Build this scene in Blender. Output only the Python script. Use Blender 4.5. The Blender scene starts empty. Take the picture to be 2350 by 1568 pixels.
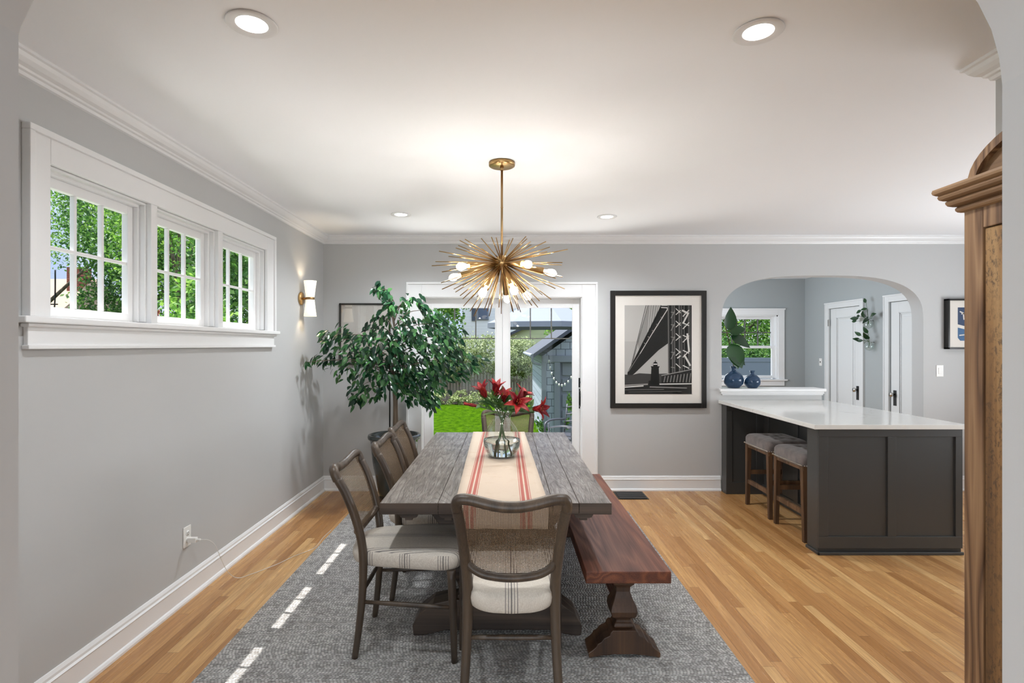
import bpy, bmesh, math, random
from mathutils import Vector, Matrix, Euler
import numpy as np
S = bpy.context.scene
COL = S.collection
PI = math.pi
random.seed(7)
rng = np.random.default_rng(11)

# ------------------------------------------------------------------ camera
F = 1250.0                      # focal length in pixels of the 2350 px wide frame
EYE = 1.5
cd = bpy.data.cameras.new('camera'); cam = bpy.data.objects.new('camera', cd); COL.objects.link(cam)
cam.location = (0, 0, EYE); cam.rotation_euler = (PI/2, 0, 0)
cd.sensor_width = 36.0; cd.sensor_fit = 'HORIZONTAL'; cd.lens = 36.0*F/2350.0
cd.shift_x = 15/2350.0; cd.shift_y = 9/2350.0; cd.clip_start = 0.02; cd.clip_end = 400
S.camera = cam

# ------------------------------------------------------------------ sky, sun, daylight, exposure
w = bpy.data.worlds.new('sky'); S.world = w; w.use_nodes = True
wn = w.node_tree; wn.nodes.clear()
wo = wn.nodes.new('ShaderNodeOutputWorld'); wb = wn.nodes.new('ShaderNodeBackground')
# summer sky: pale blue low down, brighter overhead, with soft clouds
tc = wn.nodes.new('ShaderNodeTexCoord'); sp_ = wn.nodes.new('ShaderNodeSeparateXYZ'); wn.links.new(tc.outputs['Generated'], sp_.inputs[0])
rp = wn.nodes.new('ShaderNodeValToRGB'); e = rp.color_ramp.elements
e[0].position = 0.0; e[0].color = (.38, .45, .56, 1); e[1].position = .9; e[1].color = (1.25, 1.45, 1.85, 1)
q_ = e.new(.22); q_.color = (.30, .40, .62, 1); q_ = e.new(.45); q_.color = (.75, .92, 1.25, 1)
wn.links.new(sp_.outputs[2], rp.inputs[0])
cn = wn.nodes.new('ShaderNodeTexNoise'); cn.inputs['Scale'].default_value = 3.2; cn.inputs['Detail'].default_value = 6; wn.links.new(tc.outputs['Generated'], cn.inputs['Vector'])
cr = wn.nodes.new('ShaderNodeValToRGB'); cr.color_ramp.elements[0].position = .45; cr.color_ramp.elements[1].position = .68; cr.color_ramp.elements[1].color = (.7, .7, .7, 1)
wn.links.new(cn.outputs['Fac'], cr.inputs[0])
mx_ = wn.nodes.new('ShaderNodeMix'); mx_.data_type = 'RGBA'; wn.links.new(cr.outputs[0], mx_.inputs[0]); wn.links.new(rp.outputs[0], mx_.inputs[6]); mx_.inputs[7].default_value = (.8, .82, .86, 1)
wn.links.new(mx_.outputs[2], wb.inputs[0]); wb.inputs[1].default_value = 1.0
wn.links.new(wb.outputs[0], wo.inputs[0])

def lamp(name, kind, loc, power, color=(1, 1, 1), rot=(0, 0, 0), **k):
    d = bpy.data.lights.new(name, kind); d.energy = power; d.color = color
    for a, b in k.items(): setattr(d, a, b)
    o = bpy.data.objects.new(name, d); o.location = loc; o.rotation_euler = rot; COL.objects.link(o)
    return o
sd = Vector((0.370, -0.055, -1.0)).normalized()
sun = lamp('sun', 'SUN', (-8, 3, 12), 5.4, (1.0, 0.97, 0.92), angle=math.radians(0.35))
sun.rotation_euler = sd.to_track_quat('-Z', 'Y').to_euler()
# fill lamp added in the front room behind the camera to brighten the dining room
lamp('front_room_fill', 'AREA', (0.0, -3.35, 1.25), 96, (0.78, 0.89, 1.0), (PI/2+.34, 0, 0), shape='RECTANGLE', size=5.0, size_y=2.0)
# daylight from the front room windows on the left
lamp('front_room_side_daylight', 'AREA', (-2.9, -1.9, 1.4), 92, (0.84, 0.93, 1.0), (PI/2+.14, 0, -math.radians(55)), shape='RECTANGLE', size=1.8, size_y=1.5)
# hidden fill lamps added outside, below the door sill and the left windows
lamp('patio_fill', 'AREA', (-.12, 6.5, -.55), 42, (1.0, .98, .95), (PI+.35, 0, 0), shape='RECTANGLE', size=.9, size_y=.7)
lamp('side_lawn_fill', 'AREA', (-4.6, 3.3, .2), 74, (1.0, .98, .95), (PI, .75, 0), shape='RECTANGLE', size=1.6, size_y=3.0)
# fill lamp added on the kitchen side, no window in that wall
lamp('kitchen_fill', 'AREA', (5.40, 3.4, 1.35), 68, (.90, 0.95, 1.0), (PI/2+.40, 0, PI/2), shape='RECTANGLE', size=2.2, size_y=1.5)
# daylight of the back hall window on its left wall
lamp('hall_daylight', 'AREA', (2.02, 7.5, 1.6), 40, (0.86, 0.93, 1.0), (PI/2, 0, -PI/2), shape='RECTANGLE', size=1.6, size_y=1.2)
S.view_settings.view_transform = 'Standard'; S.view_settings.look = 'None'
S.view_settings.gamma = 1.0; S.view_settings.use_curve_mapping = False
S.view_settings.exposure = 0.72
try:
    S.cycles.max_bounces = 10; S.cycles.transparent_max_bounces = 24; S.cycles.transmission_bounces = 10
    S.cycles.sample_clamp_indirect = 6.0; S.cycles.caustics_reflective = False; S.cycles.caustics_refractive = False
    S.cycles.use_denoising = True
except Exception: pass

# ------------------------------------------------------------------ mesh helpers
def frame_from(t):
    t = t.normalized(); up = Vector((0, 0, 1)) if abs(t.z) < .9 else Vector((1, 0, 0))
    a = t.cross(up).normalized(); return a, t.cross(a).normalized()

class MB:
    def __init__(s): s.v = []; s.f = []; s.m = []; s.s = []
    def add(s, vs, fs, mi=0, sm=False):
        b = len(s.v); s.v += [tuple(p) for p in vs]
        for f in fs: s.f.append(tuple(b+i for i in f)); s.m.append(mi); s.s.append(sm)
        return s
    def box(s, x0, x1, y0, y1, z0, z1, mi=0):
        v = [(x, y, z) for x in (x0, x1) for y in (y0, y1) for z in (z0, z1)]
        return s.add(v, [(0,1,3,2),(4,6,7,5),(0,4,5,1),(2,3,7,6),(0,2,6,4),(1,5,7,3)], mi)
    def obox(s, M, sx, sy, sz, mi=0):
        v = [M @ Vector((x, y, z)) for x in (-sx/2, sx/2) for y in (-sy/2, sy/2) for z in (-sz/2, sz/2)]
        return s.add(v, [(0,1,3,2),(4,6,7,5),(0,4,5,1),(2,3,7,6),(0,2,6,4),(1,5,7,3)], mi)
    def tube(s, pts, r, n=10, mi=0, closed=False, flat=1.0, side=None):
        P = [Vector(p) for p in pts]; N = len(P)
        R = r if hasattr(r, '__len__') else [r]*N
        T = []
        for i in range(N):
            if closed: t = P[(i+1) % N]-P[i-1]
            else: t = P[min(i+1, N-1)]-P[max(i-1, 0)]
            T.append(t.normalized())
        a = side and Vector(side) or frame_from(T[0])[0]
        vs = []
        for i in range(N):
            a = (a - T[i]*a.dot(T[i])).normalized(); b = T[i].cross(a)
            for k in range(n):
                q = 2*PI*k/n
                vs.append(P[i] + a*(math.cos(q)*R[i]) + b*(math.sin(q)*R[i]*flat))
        fs = []
        for i in range(N if closed else N-1):
            j = (i+1) % N
            for k in range(n):
                l = (k+1) % n
                fs.append((i*n+k, i*n+l, j*n+l, j*n+k))
        s.add(vs, fs, mi, True)
        if not closed:
            b0 = len(s.v)-len(vs)
            s.f.append(tuple(b0+k for k in reversed(range(n)))); s.m.append(mi); s.s.append(False)
            s.f.append(tuple(b0+(N-1)*n+k for k in range(n))); s.m.append(mi); s.s.append(False)
        return s
    def lathe(s, prof, c=(0, 0, 0), n=32, M=None, mi=0, sm=True, square=False):
        c = Vector(c); vs = []; fs = []
        for (r, z) in prof:
            for k in range(n):
                q = 2*PI*k/n + (PI/4 if square else 0)
                p = Vector((r*math.cos(q), r*math.sin(q), z))
                vs.append(c + (M @ p if M else p))
        for i in range(len(prof)-1):
            for k in range(n):
                l = (k+1) % n; fs.append((i*n+k, i*n+l, (i+1)*n+l, (i+1)*n+k))
        if prof[0][0] > 1e-6: fs.append(tuple(reversed(range(n))))
        if prof[-1][0] > 1e-6: fs.append(tuple((len(prof)-1)*n+k for k in range(n)))
        return s.add(vs, fs, mi, sm)
    def prism(s, poly, axis, a, b, mi=0, sm=False):
        """poly in the plane across axis: 'x'->(y,z), 'y'->(x,z), 'z'->(x,y)"""
        def P(u, w_, t): return {'x': (t, u, w_), 'y': (u, t, w_), 'z': (u, w_, t)}[axis]
        n = len(poly); vs = [P(u, q, a) for u, q in poly]+[P(u, q, b) for u, q in poly]
        fs = [tuple(range(n)), tuple(reversed(range(n, 2*n)))]
        for i in range(n): fs.append((i, (i+1) % n, n+(i+1) % n, n+i))
        return s.add(vs, fs, mi, sm)
    def strip(s, A, B, mi=0, sm=True):
        """quads between polylines A and B"""
        n = len(A); return s.add(list(A)+list(B), [(i, i+1, n+i+1, n+i) for i in range(n-1)], mi, sm)
    def grid(s, rows, mi=0, sm=True, wrap=False):
        R = len(rows); Cn = len(rows[0]); vs = [p for r in rows for p in r]; fs = []
        for i in range(R-1):
            for j in range(Cn if wrap else Cn-1):
                l = (j+1) % Cn; fs.append((i*Cn+j, i*Cn+l, (i+1)*Cn+l, (i+1)*Cn+j))
        return s.add(vs, fs, mi, sm)
    def ball(s, c, r, n=12, mi=0):
        rz = r if not hasattr(r, '__len__') else r[2]; rx = r if not hasattr(r, '__len__') else r[0]
        prof = [(max(rx*math.sin(PI*i/n), 0), -rz*math.cos(PI*i/n)) for i in range(n+1)]
        prof[0] = (0, -rz); prof[-1] = (0, rz)
        return s.lathe(prof, c, n*2, mi=mi)
    def sweep(s, path, prof, mi=0, sgn=1):
        """moulding: path in plan [(x,y)], prof [(out, z)] with absolute z, out to the left of the path * sgn, mitred"""
        P = [Vector((p[0], p[1])) for p in path]; N = len(P); rows = []
        for i in range(N):
            d0 = (P[i]-P[i-1]).normalized() if i else (P[1]-P[0]).normalized()
            d1 = (P[i+1]-P[i]).normalized() if i < N-1 else d0
            n0 = Vector((-d0.y, d0.x))*sgn; n1 = Vector((-d1.y, d1.x))*sgn
            m = (n0+n1); m = m/ max(m.dot(n0), 1e-4) if m.length > 1e-4 else n0
            rows.append([(P[i].x+m.x*o, P[i].y+m.y*o, z) for o, z in prof])
        Cn = len(prof)
        b = len(s.v); s.grid(rows, mi, False, wrap=True)
        s.f.append(tuple(b+k for k in range(Cn))); s.m.append(mi); s.s.append(False)
        s.f.append(tuple(b+(N-1)*Cn+k for k in reversed(range(Cn)))); s.m.append(mi); s.s.append(False)
        return s
    def build(s, name, mats, parent=None, bevel=0, sub=0, origin=None, loc=None, fix=True, solid=0):
        """vertices are in world coordinates unless the parent is None and origin/loc say otherwise; the object's origin is put at its base"""
        V = np.array(s.v, dtype=float)
        if parent is not None:
            pl = np.array(parent_world(parent)); o = pl
        elif origin is not None: o = np.array(origin, dtype=float)
        else: o = np.array([(V[:, 0].min()+V[:, 0].max())/2, (V[:, 1].min()+V[:, 1].max())/2, V[:, 2].min()])
        V = V-o
        me = bpy.data.meshes.new(name)
        me.from_pydata(V.tolist(), [], s.f)
        if not isinstance(mats, (list, tuple)): mats = [mats]
        for m in mats: me.materials.append(m)
        me.polygons.foreach_set('material_index', s.m)
        me.polygons.foreach_set('use_smooth', s.s)
        if fix:
            bm = bmesh.new(); bm.from_mesh(me)
            if any(s.s): bmesh.ops.remove_doubles(bm, verts=bm.verts, dist=1e-6)
            bmesh.ops.recalc_face_normals(bm, faces=bm.faces); bm.to_mesh(me); bm.free()
        me.update()
        ob = bpy.data.objects.new(name, me); COL.objects.link(ob)
        if parent is not None: ob.parent = parent
        else: ob.location = tuple(o)
        if solid:
            md = ob.modifiers.new('solid', 'SOLIDIFY'); md.thickness = solid; md.offset = 0
        if bevel:
            md = ob.modifiers.new('bevel', 'BEVEL'); md.width = bevel; md.segments = 2; md.limit_method = 'ANGLE'; md.angle_limit = math.radians(35)
        if sub:
            md = ob.modifiers.new('sub', 'SUBSURF'); md.levels = sub; md.render_levels = sub
        return ob

def parent_world(p):
    x = Vector((0, 0, 0))
    while p is not None: x = x+p.location; p = p.parent
    return tuple(x)

def tag(o, label, cat, group=None, kind=None):
    o['label'] = label; o['category'] = cat
    if group: o['group'] = group
    if kind: o['kind'] = kind
    return o
def thing(name, label, cat, loc=(0, 0, 0), group=None, kind=None):
    o = bpy.data.objects.new(name, None); COL.objects.link(o); o.location = loc; o.empty_display_size = .1
    return tag(o, label, cat, group, kind)
def struct(o, label=None):
    o['kind'] = 'structure'
    if label: o['label'] = label
    return o
def sgroup(name, loc):
    o = bpy.data.objects.new(name, None); COL.objects.link(o); o.location = loc; o.empty_display_size = .1
    o['kind'] = 'structure'; return o
def copy_tree(o, parent=None):
    c = o.copy(); COL.objects.link(c); c.parent = parent
    for ch in [x for x in bpy.data.objects if x.parent == o]: copy_tree(ch, c)
    return c
def at(px, py, d):
    return Vector(((px-1160)*d/F, d, EYE-(py-793)*d/F))

# ------------------------------------------------------------------ material helpers
def srgb(r, g, b):
    def c(x):
        x /= 255.0
        return x/12.92 if x <= .04045 else ((x+.055)/1.055)**2.4
    return (c(r), c(g), c(b), 1)
class NT:
    def __init__(s, name, rough=.5, base=(.5, .5, .5, 1), **k):
        s.m = bpy.data.materials.new(name); s.m.use_nodes = True; s.t = s.m.node_tree
        s.b = s.t.nodes['Principled BSDF']; s.o = s.t.nodes['Material Output']
        s.b.inputs['Roughness'].default_value = rough; s.b.inputs['Base Color'].default_value = base
        for a, v in k.items(): s.b.inputs[a.replace('_', ' ')].default_value = v
        s._c = None
    def n(s, t, **k):
        x = s.t.nodes.new(t)
        for a, v in k.items(): setattr(x, a, v)
        return x
    def l(s, a, b): s.t.links.new(a, b)
    def put(s, inp, v):
        if isinstance(v, bpy.types.NodeSocket): s.l(v, inp)
        else: inp.default_value = v
    def obj(s):
        if s._c is None: s._c = s.n('ShaderNodeTexCoord')
        return s._c.outputs['Object']
    def onormal(s):
        s.obj(); return s._c.outputs['Normal']
    def map(s, v, scale=(1, 1, 1), rot=(0, 0, 0), loc=(0, 0, 0)):
        x = s.n('ShaderNodeMapping'); s.l(v, x.inputs[0]); x.inputs['Location'].default_value = loc
        x.inputs['Rotation'].default_value = rot; x.inputs['Scale'].default_value = scale; return x.outputs[0]
    def sep(s, v): x = s.n('ShaderNodeSeparateXYZ'); s.l(v, x.inputs[0]); return x.outputs
    def comb(s, x=0., y=0., z=0.):
        c = s.n('ShaderNodeCombineXYZ'); s.put(c.inputs[0], x); s.put(c.inputs[1], y); s.put(c.inputs[2], z); return c.outputs[0]
    def math(s, op, a, b=0.0, c=0.0):
        x = s.n('ShaderNodeMath', operation=op); s.put(x.inputs[0], a); s.put(x.inputs[1], b); s.put(x.inputs[2], c); return x.outputs[0]
    def noise(s, v, scale=5., detail=4., rough=.5, dist=0.):
        x = s.n('ShaderNodeTexNoise'); s.l(v, x.inputs['Vector']); x.inputs['Scale'].default_value = scale
        x.inputs['Detail'].default_value = detail; x.inputs['Roughness'].default_value = rough; x.inputs['Distortion'].default_value = dist
        return x.outputs['Fac']
    def white(s, v):
        x = s.n('ShaderNodeTexWhiteNoise', noise_dimensions='3D'); s.l(v, x.inputs['Vector']); return x.outputs['Value']
    def vor(s, v, scale=5., feat='F1', out='Distance'):
        x = s.n('ShaderNodeTexVoronoi', feature=feat); s.l(v, x.inputs['Vector']); x.inputs['Scale'].default_value = scale; return x.outputs[out]
    def ramp(s, f, stops, interp='LINEAR'):
        x = s.n('ShaderNodeValToRGB'); x.color_ramp.interpolation = interp; e = x.color_ramp.elements
        while len(e) < len(stops): e.new(.5)
        for i, (p, c) in enumerate(stops):
            e[i].position = p; e[i].color = c if hasattr(c, '__len__') else (c, c, c, 1)
        s.put(x.inputs[0], f); return x.outputs[0]
    def mix(s, f, a, b, mode='MIX'):
        x = s.n('ShaderNodeMix', data_type='RGBA', blend_type=mode)
        s.put(x.inputs[0], f); s.put(x.inputs[6], a); s.put(x.inputs[7], b); return x.outputs[2]
    def bump(s, h, strength=.3, dist=.01):
        x = s.n('ShaderNodeBump'); s.put(x.inputs['Height'], h); x.inputs['Strength'].default_value = strength
        x.inputs['Distance'].default_value = dist; s.l(x.outputs[0], s.b.inputs['Normal']); return x
    def color(s, v): s.put(s.b.inputs['Base Color'], v); return s
    def rough(s, v): s.put(s.b.inputs['Roughness'], v); return s

def plain(name, col, rough=.5, **k): return NT(name, rough, col, **k).m
def emis(name, col, st):
    t = NT(name, .5, (1, 1, 1, 1)); t.b.inputs['Emission Color'].default_value = col; t.b.inputs['Emission Strength'].default_value = st
    return t.m
def paint(name, col, rough=.6, amt=.02, sc=60):
    t = NT(name, rough, col); n = t.noise(t.obj(), sc, 3, .6); t.bump(n, .12, .002)
    n2 = t.noise(t.obj(), 1.3, 2, .5)
    t.color(t.mix(n2, tuple(c*(1-amt) for c in col[:3])+(1,), tuple(min(c*(1+amt), 1) for c in col[:3])+(1,)))
    return t.m
def wood(name, dark, mid, light, axis='y', sc=1.0, rough=.45, rings=10., bump=.15, ringamt=.6):
    t = NT(name, rough); st = {'x': (.06, 1, 1), 'y': (1, .06, 1), 'z': (1, 1, .06)}[axis]
    v = t.map(t.obj(), tuple(a*sc for a in st))
    low = t.noise(v, 3.2, 2, .45, .4)
    ring = t.math('PINGPONG', t.math('MULTIPLY', low, rings), 0.5)
    ring = t.math('MULTIPLY', ring, 2.0)
    fine = t.noise(t.map(t.obj(), tuple(a*sc*(.25 if a < .5 else 1) for a in st)), 110, 3, .6)
    g = t.math('ADD', t.math('MULTIPLY', ring, ringamt), t.math('MULTIPLY', fine, 1-ringamt))
    g2 = t.math('ADD', t.math('MULTIPLY', g, .75), t.math('MULTIPLY', t.noise(v, 1.1, 2, .5), .3))
    t.color(t.ramp(g2, [(.25, dark), (.5, mid), (.8, light)]))
    t.bump(g, bump, .003)
    t.rough(t.ramp(g, [(.2, min(rough+.15, 1)), (.8, rough)]))
    return t

M = {}
M['wall'] = paint('wall_paint', (.495, .495, .49, 1), .7)
M['wall_hall_dim'] = paint('hall_wall_paint_dimmed', (.36, .385, .39, 1), .6)  # same wall paint, the hall's dim bluish light put into the colour
M['ceiling'] = paint('ceiling_paint', (.89, .90, .92, 1), .8, .01)
M['trim'] = paint('trim_paint', (.80, .80, .80, 1), .35, .01, 30)
M['door_paint'] = paint('door_paint', (.68, .69, .69, 1), .3, .01, 30)
M['white_plastic'] = plain('white_plastic', (.80, .79, .76, 1), .3)
M['black'] = plain('black_metal', (.012, .012, .012, 1), .35, Metallic=.6)
M['slot'] = plain('dark_slot', (.02, .02, .02, 1), .6)
M['cab'] = paint('cabinet_paint', (.044, .043, .041, 1), .3, .03, 30)
M['brass'] = NT('brushed_brass', .3, (.52, .33, .14, 1), Metallic=1.0).m
M['brass_dark'] = NT('aged_brass', .34, (.36, .23, .11, 1), Metallic=1.0).m
M['steel'] = NT('nickel', .22, (.55, .53, .50, 1), Metallic=1.0).m
M['nail'] = NT('nailhead_metal', .3, (.70, .66, .60, 1), Metallic=1.0).m

def clear_glass(name, refl=.07, tint=(1, 1, 1, 1)):
    """thin window pane: mostly passes light straight through, some mirror reflection"""
    t = NT(name, 0.0); tr = t.n('ShaderNodeBsdfTransparent'); gl = t.n('ShaderNodeBsdfGlossy'); gl.inputs['Roughness'].default_value = .0
    tr.inputs[0].default_value = tint
    mx = t.n('ShaderNodeMixShader')
    lw = t.n('ShaderNodeLayerWeight'); lw.inputs[0].default_value = .5
    f = t.math('ADD', refl*.5, t.math('MULTIPLY', t.math('POWER', lw.outputs['Facing'], 5.0), min(.5, refl*6)))
    t.l(f, mx.inputs[0]); t.l(tr.outputs[0], mx.inputs[1]); t.l(gl.outputs[0], mx.inputs[2]); t.l(mx.outputs[0], t.o.inputs[0])
    return t.m
M['pane'] = clear_glass('window_glass', .012)
M['picture_glass'] = clear_glass('picture_glass', .05)
M['glass'] = clear_glass('clear_glass', .13, (.95, .97, .96, 1))
M['water'] = NT('vase_water', 0.0, (.97, 1, .99, 1), Transmission_Weight=1.0, IOR=1.33).m
M['blue_glass'] = NT('blue_glass', .02, (.03, .08, .17, 1), Transmission_Weight=.45, IOR=1.5).m

# oak strip floor, boards run away from the camera (y)
def floor_mat():
    t = NT('oak_strip_floor', .3); o = t.sep(t.obj()); W = .057; L = 1.15
    r = t.math('DIVIDE', o[0], W); row = t.math('FLOOR', r); fr = t.math('FRACT', r)
    off = t.white(t.comb(row, 3.3, 0))
    q = t.math('ADD', t.math('DIVIDE', o[1], L), t.math('MULTIPLY', off, 7.0)); colr = t.math('FLOOR', q); fq = t.math('FRACT', q)
    idv = t.white(t.comb(row, colr, 1.0)); id2 = t.white(t.comb(row, colr, 5.0))
    base = t.ramp(idv, [(0, srgb(166, 118, 68)), (.4, srgb(188, 140, 88)), (.75, srgb(202, 156, 100)), (1, srgb(216, 174, 118))])
    gv = t.comb(t.math('ADD', t.math('MULTIPLY', o[0], 1.0), t.math('MULTIPLY', id2, 9.)), t.math('MULTIPLY', o[1], .05), idv)
    g = t.noise(gv, 60, 5, .65, .3); g2 = t.noise(gv, 16, 3, .5, .5)
    ringy = t.math('PINGPONG', t.math('MULTIPLY', g2, 7.), .5)
    dark = t.mix(t.math('MULTIPLY', t.ramp(g, [(.35, 1.), (.62, 0.)]), .40), base, srgb(118, 74, 38))
    dark = t.mix(t.math('MULTIPLY', t.ramp(ringy, [(0, 1.), (.22, 0.)]), .22), dark, srgb(110, 70, 38))
    gap = t.math('MAXIMUM', t.math('LESS_THAN', fr, .022), t.math('LESS_THAN', fq, .0022))
    c = t.mix(t.math('MULTIPLY', gap, .62), dark, srgb(60, 34, 16))
    t.color(c); t.rough(t.ramp(g, [(.3, .38), (.7, .24)]))
    h = t.math('SUBTRACT', t.math('MULTIPLY', g, .12), gap); t.bump(h, .18, .0015)
    return t.m
M['floor'] = floor_mat()

def rug_mat():
    t = NT('woven_wool_rug', .95); o = t.sep(t.obj())
    wob = t.noise(t.obj(), 9, 2, .5)
    a = t.math('DIVIDE', t.math('ADD', o[1], t.math('MULTIPLY', wob, .016)), .0105)
    row = t.math('FLOOR', a); ra = t.math('FRACT', a)
    b = t.math('ADD', t.math('DIVIDE', o[0], .016), t.math('MULTIPLY', t.white(t.comb(row, 0, 2)), .9))
    cb = t.math('FLOOR', b); fb = t.math('FRACT', b)
    da = t.math('ABSOLUTE', t.math('SUBTRACT', ra, .5)); db = t.math('ABSOLUTE', t.math('SUBTRACT', fb, .5))
    rr = t.math('SQRT', t.math('ADD', t.math('POWER', t.math('MULTIPLY', da, 1.7), 2), t.math('POWER', t.math('MULTIPLY', db, 1.35), 2)))
    h = t.math('SUBTRACT', 1.0, rr)
    idn = t.white(t.comb(row, cb, 0)); big = t.noise(t.map(t.obj(), (1, .35, 1)), 26, 3, .6); big2 = t.noise(t.map(t.obj(), (.25, 1, 1)), 20, 3, .6)
    f = t.math('ADD', t.math('MULTIPLY', idn, .35), t.math('ADD', t.math('MULTIPLY', big, .4), t.math('MULTIPLY', big2, .4)))
    yarn = t.ramp(f, [(.25, srgb(126, 122, 118)), (.5, srgb(182, 179, 176)), (.75, srgb(226, 224, 220))])
    c = t.mix(t.ramp(h, [(.12, 1.), (.5, 0.)]), yarn, srgb(104, 99, 94))
    t.color(c); t.bump(t.math('ADD', h, t.math('MULTIPLY', idn, .3)), 1.0, .008)
    return t.m
M['rug'] = rug_mat()

def table_mat():
    t = NT('table_wood', .32); o = t.obj(); v = t.map(o, (1, .10, 1))
    low = t.noise(v, 7.0, 3, .5, .8)
    ring = t.math('PINGPONG', t.math('MULTIPLY', low, 16.), .5)
    line = t.ramp(ring, [(0, 1.), (.13, .25), (.3, 0.)])
    fine = t.noise(t.map(o, (1, .035, 1)), 230, 4, .7); mid = t.noise(t.map(o, (1, .12, 1)), 45, 4, .65); patch = t.noise(o, 5, 3, .6)
    f = t.math('ADD', t.math('MULTIPLY', fine, .55), t.math('MULTIPLY', mid, .45))
    f = t.math('ADD', f, t.math('MULTIPLY', t.math('SUBTRACT', patch, .5), .25))
    base = t.ramp(f, [(.34, srgb(70, 60, 53)), (.5, srgb(112, 103, 95)), (.66, srgb(158, 151, 145))])
    c = t.mix(t.math('MULTIPLY', line, .62), base, srgb(50, 41, 35))
    t.color(c); h = t.math('SUBTRACT', f, t.math('MULTIPLY', line, .5)); t.bump(h, .55, .004); t.rough(t.ramp(f, [(.3, .42), (.7, .27)]))
    return t.m
M['table'] = table_mat()
M['table_edge'] = wood('table_base_wood', srgb(38, 28, 21), srgb(58, 45, 35), srgb(84, 68, 55), 'x', 1.2, .5, 9., .3, .5).m
M['table_beam'] = wood('table_stretcher_wood', srgb(38, 28, 21), srgb(58, 45, 35), srgb(84, 68, 55), 'y', 1.2, .5, 9., .3, .5).m
M['bench'] = wood('bench_wood', srgb(52, 25, 13), srgb(92, 46, 25), srgb(126, 72, 42), 'y', 2.0, .46, 9., .35, .35).m
M['bench_leg'] = wood('bench_leg_wood', srgb(44, 28, 16), srgb(70, 46, 28), srgb(96, 68, 44), 'z', 1.1, .42, 6., .15, .5).m
M['chair_wood'] = wood('chair_wood', srgb(44, 35, 27), srgb(62, 50, 39), srgb(84, 70, 56), 'z', 1.5, .34, 5., .08, .35).m
M['stool_wood'] = wood('stool_wood', srgb(52, 34, 20), srgb(86, 60, 38), srgb(120, 88, 60), 'z', 1.3, .45, 6., .15, .4).m
M['arm_wood'] = wood('armoire_wood', srgb(62, 40, 24), srgb(116, 84, 56), srgb(152, 118, 84), 'z', 1.8, .55, 12., .5, .5).m
M['arm_wood_y'] = wood('armoire_moulding_wood', srgb(84, 58, 36), srgb(128, 96, 64), srgb(160, 128, 92), 'y', 1.0, .5, 8., .3, .5).m
def reclaimed():
    t = wood('reclaimed_panel_wood', srgb(84, 58, 32), srgb(132, 96, 56), srgb(168, 132, 86), 'z', .8, .6, 9., .5, .5)
    base = t.b.inputs['Base Color'].links[0].from_socket
    sp = t.noise(t.map(t.obj(), (1, 1, .55)), 70, 6, .75, .4); pt = t.noise(t.map(t.obj(), (1, 1, .4)), 6, 3, .6)
    mask = t.math('MULTIPLY', t.ramp(sp, [(.50, 0.), (.60, 1.)]), t.ramp(pt, [(.38, .15), (.60, 1.)]))
    t.color(t.mix(t.math('MULTIPLY', mask, .85), base, srgb(44, 34, 26)))
    return t.m
M['arm_panel'] = reclaimed()

def linen():
    t = NT('striped_linen', .9); o = t.sep(t.obj()); nn = t.sep(t.onormal())
    side = t.math('GREATER_THAN', t.math('ABSOLUTE', nn[0]), .75)
    p = t.math('ADD', t.math('MULTIPLY', o[0], t.math('SUBTRACT', 1., side)), t.math('MULTIPLY', o[1], side))
    P = .185
    q = t.math('SUBTRACT', t.math('MULTIPLY', t.math('FRACT', t.math('ADD', t.math('DIVIDE', p, P), .5)), P), P/2)
    aq = t.math('ABSOLUTE', q); inb = t.math('LESS_THAN', aq, .0295)
    s_ = t.math('ABSOLUTE', t.math('SUBTRACT', t.math('FRACT', t.math('ADD', t.math('DIVIDE', aq, .012), .5)), .5))
    wd = t.math('ADD', .13, t.math('MULTIPLY', t.math('LESS_THAN', aq, .006), .12))
    line = t.math('MULTIPLY', t.math('LESS_THAN', s_, wd), inb)
    w1 = t.noise(t.map(t.obj(), (1, 9, 9)), 90, 2, .5); w2 = t.noise(t.map(t.obj(), (9, 1, 1)), 90, 2, .5)
    wv = t.math('MULTIPLY', t.math('ADD', w1, w2), .5)
    base = t.ramp(wv, [(.3, srgb(176, 166, 152)), (.7, srgb(214, 207, 196))])
    t.color(t.mix(t.math('MULTIPLY', line, .8), base, srgb(84, 80, 82))); t.bump(wv, .25, .002)
    return t.m
M['linen'] = linen()

def cane():
    t = NT('woven_cane', .55, srgb(140, 116, 88)); o = t.sep(t.obj()); sp = .0062
    fx = t.math('ABSOLUTE', t.math('SUBTRACT', t.math('FRACT', t.math('DIVIDE', o[0], sp)), .5))
    fz = t.math('ABSOLUTE', t.math('SUBTRACT', t.math('FRACT', t.math('DIVIDE', o[2], sp)), .5))
    hole = t.math('MULTIPLY', t.math('LESS_THAN', fx, .30), t.math('LESS_THAN', fz, .30))
    tr = t.n('ShaderNodeBsdfTransparent'); mx = t.n('ShaderNodeMixShader')
    t.l(hole, mx.inputs[0]); t.l(t.b.outputs[0], mx.inputs[1]); t.l(tr.outputs[0], mx.inputs[2]); t.l(mx.outputs[0], t.o.inputs[0])
    n = t.noise(t.obj(), 300, 2, .5); t.color(t.ramp(n, [(.3, srgb(78, 62, 46)), (.7, srgb(124, 102, 78))]))
    return t.m
M['cane'] = cane()

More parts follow.
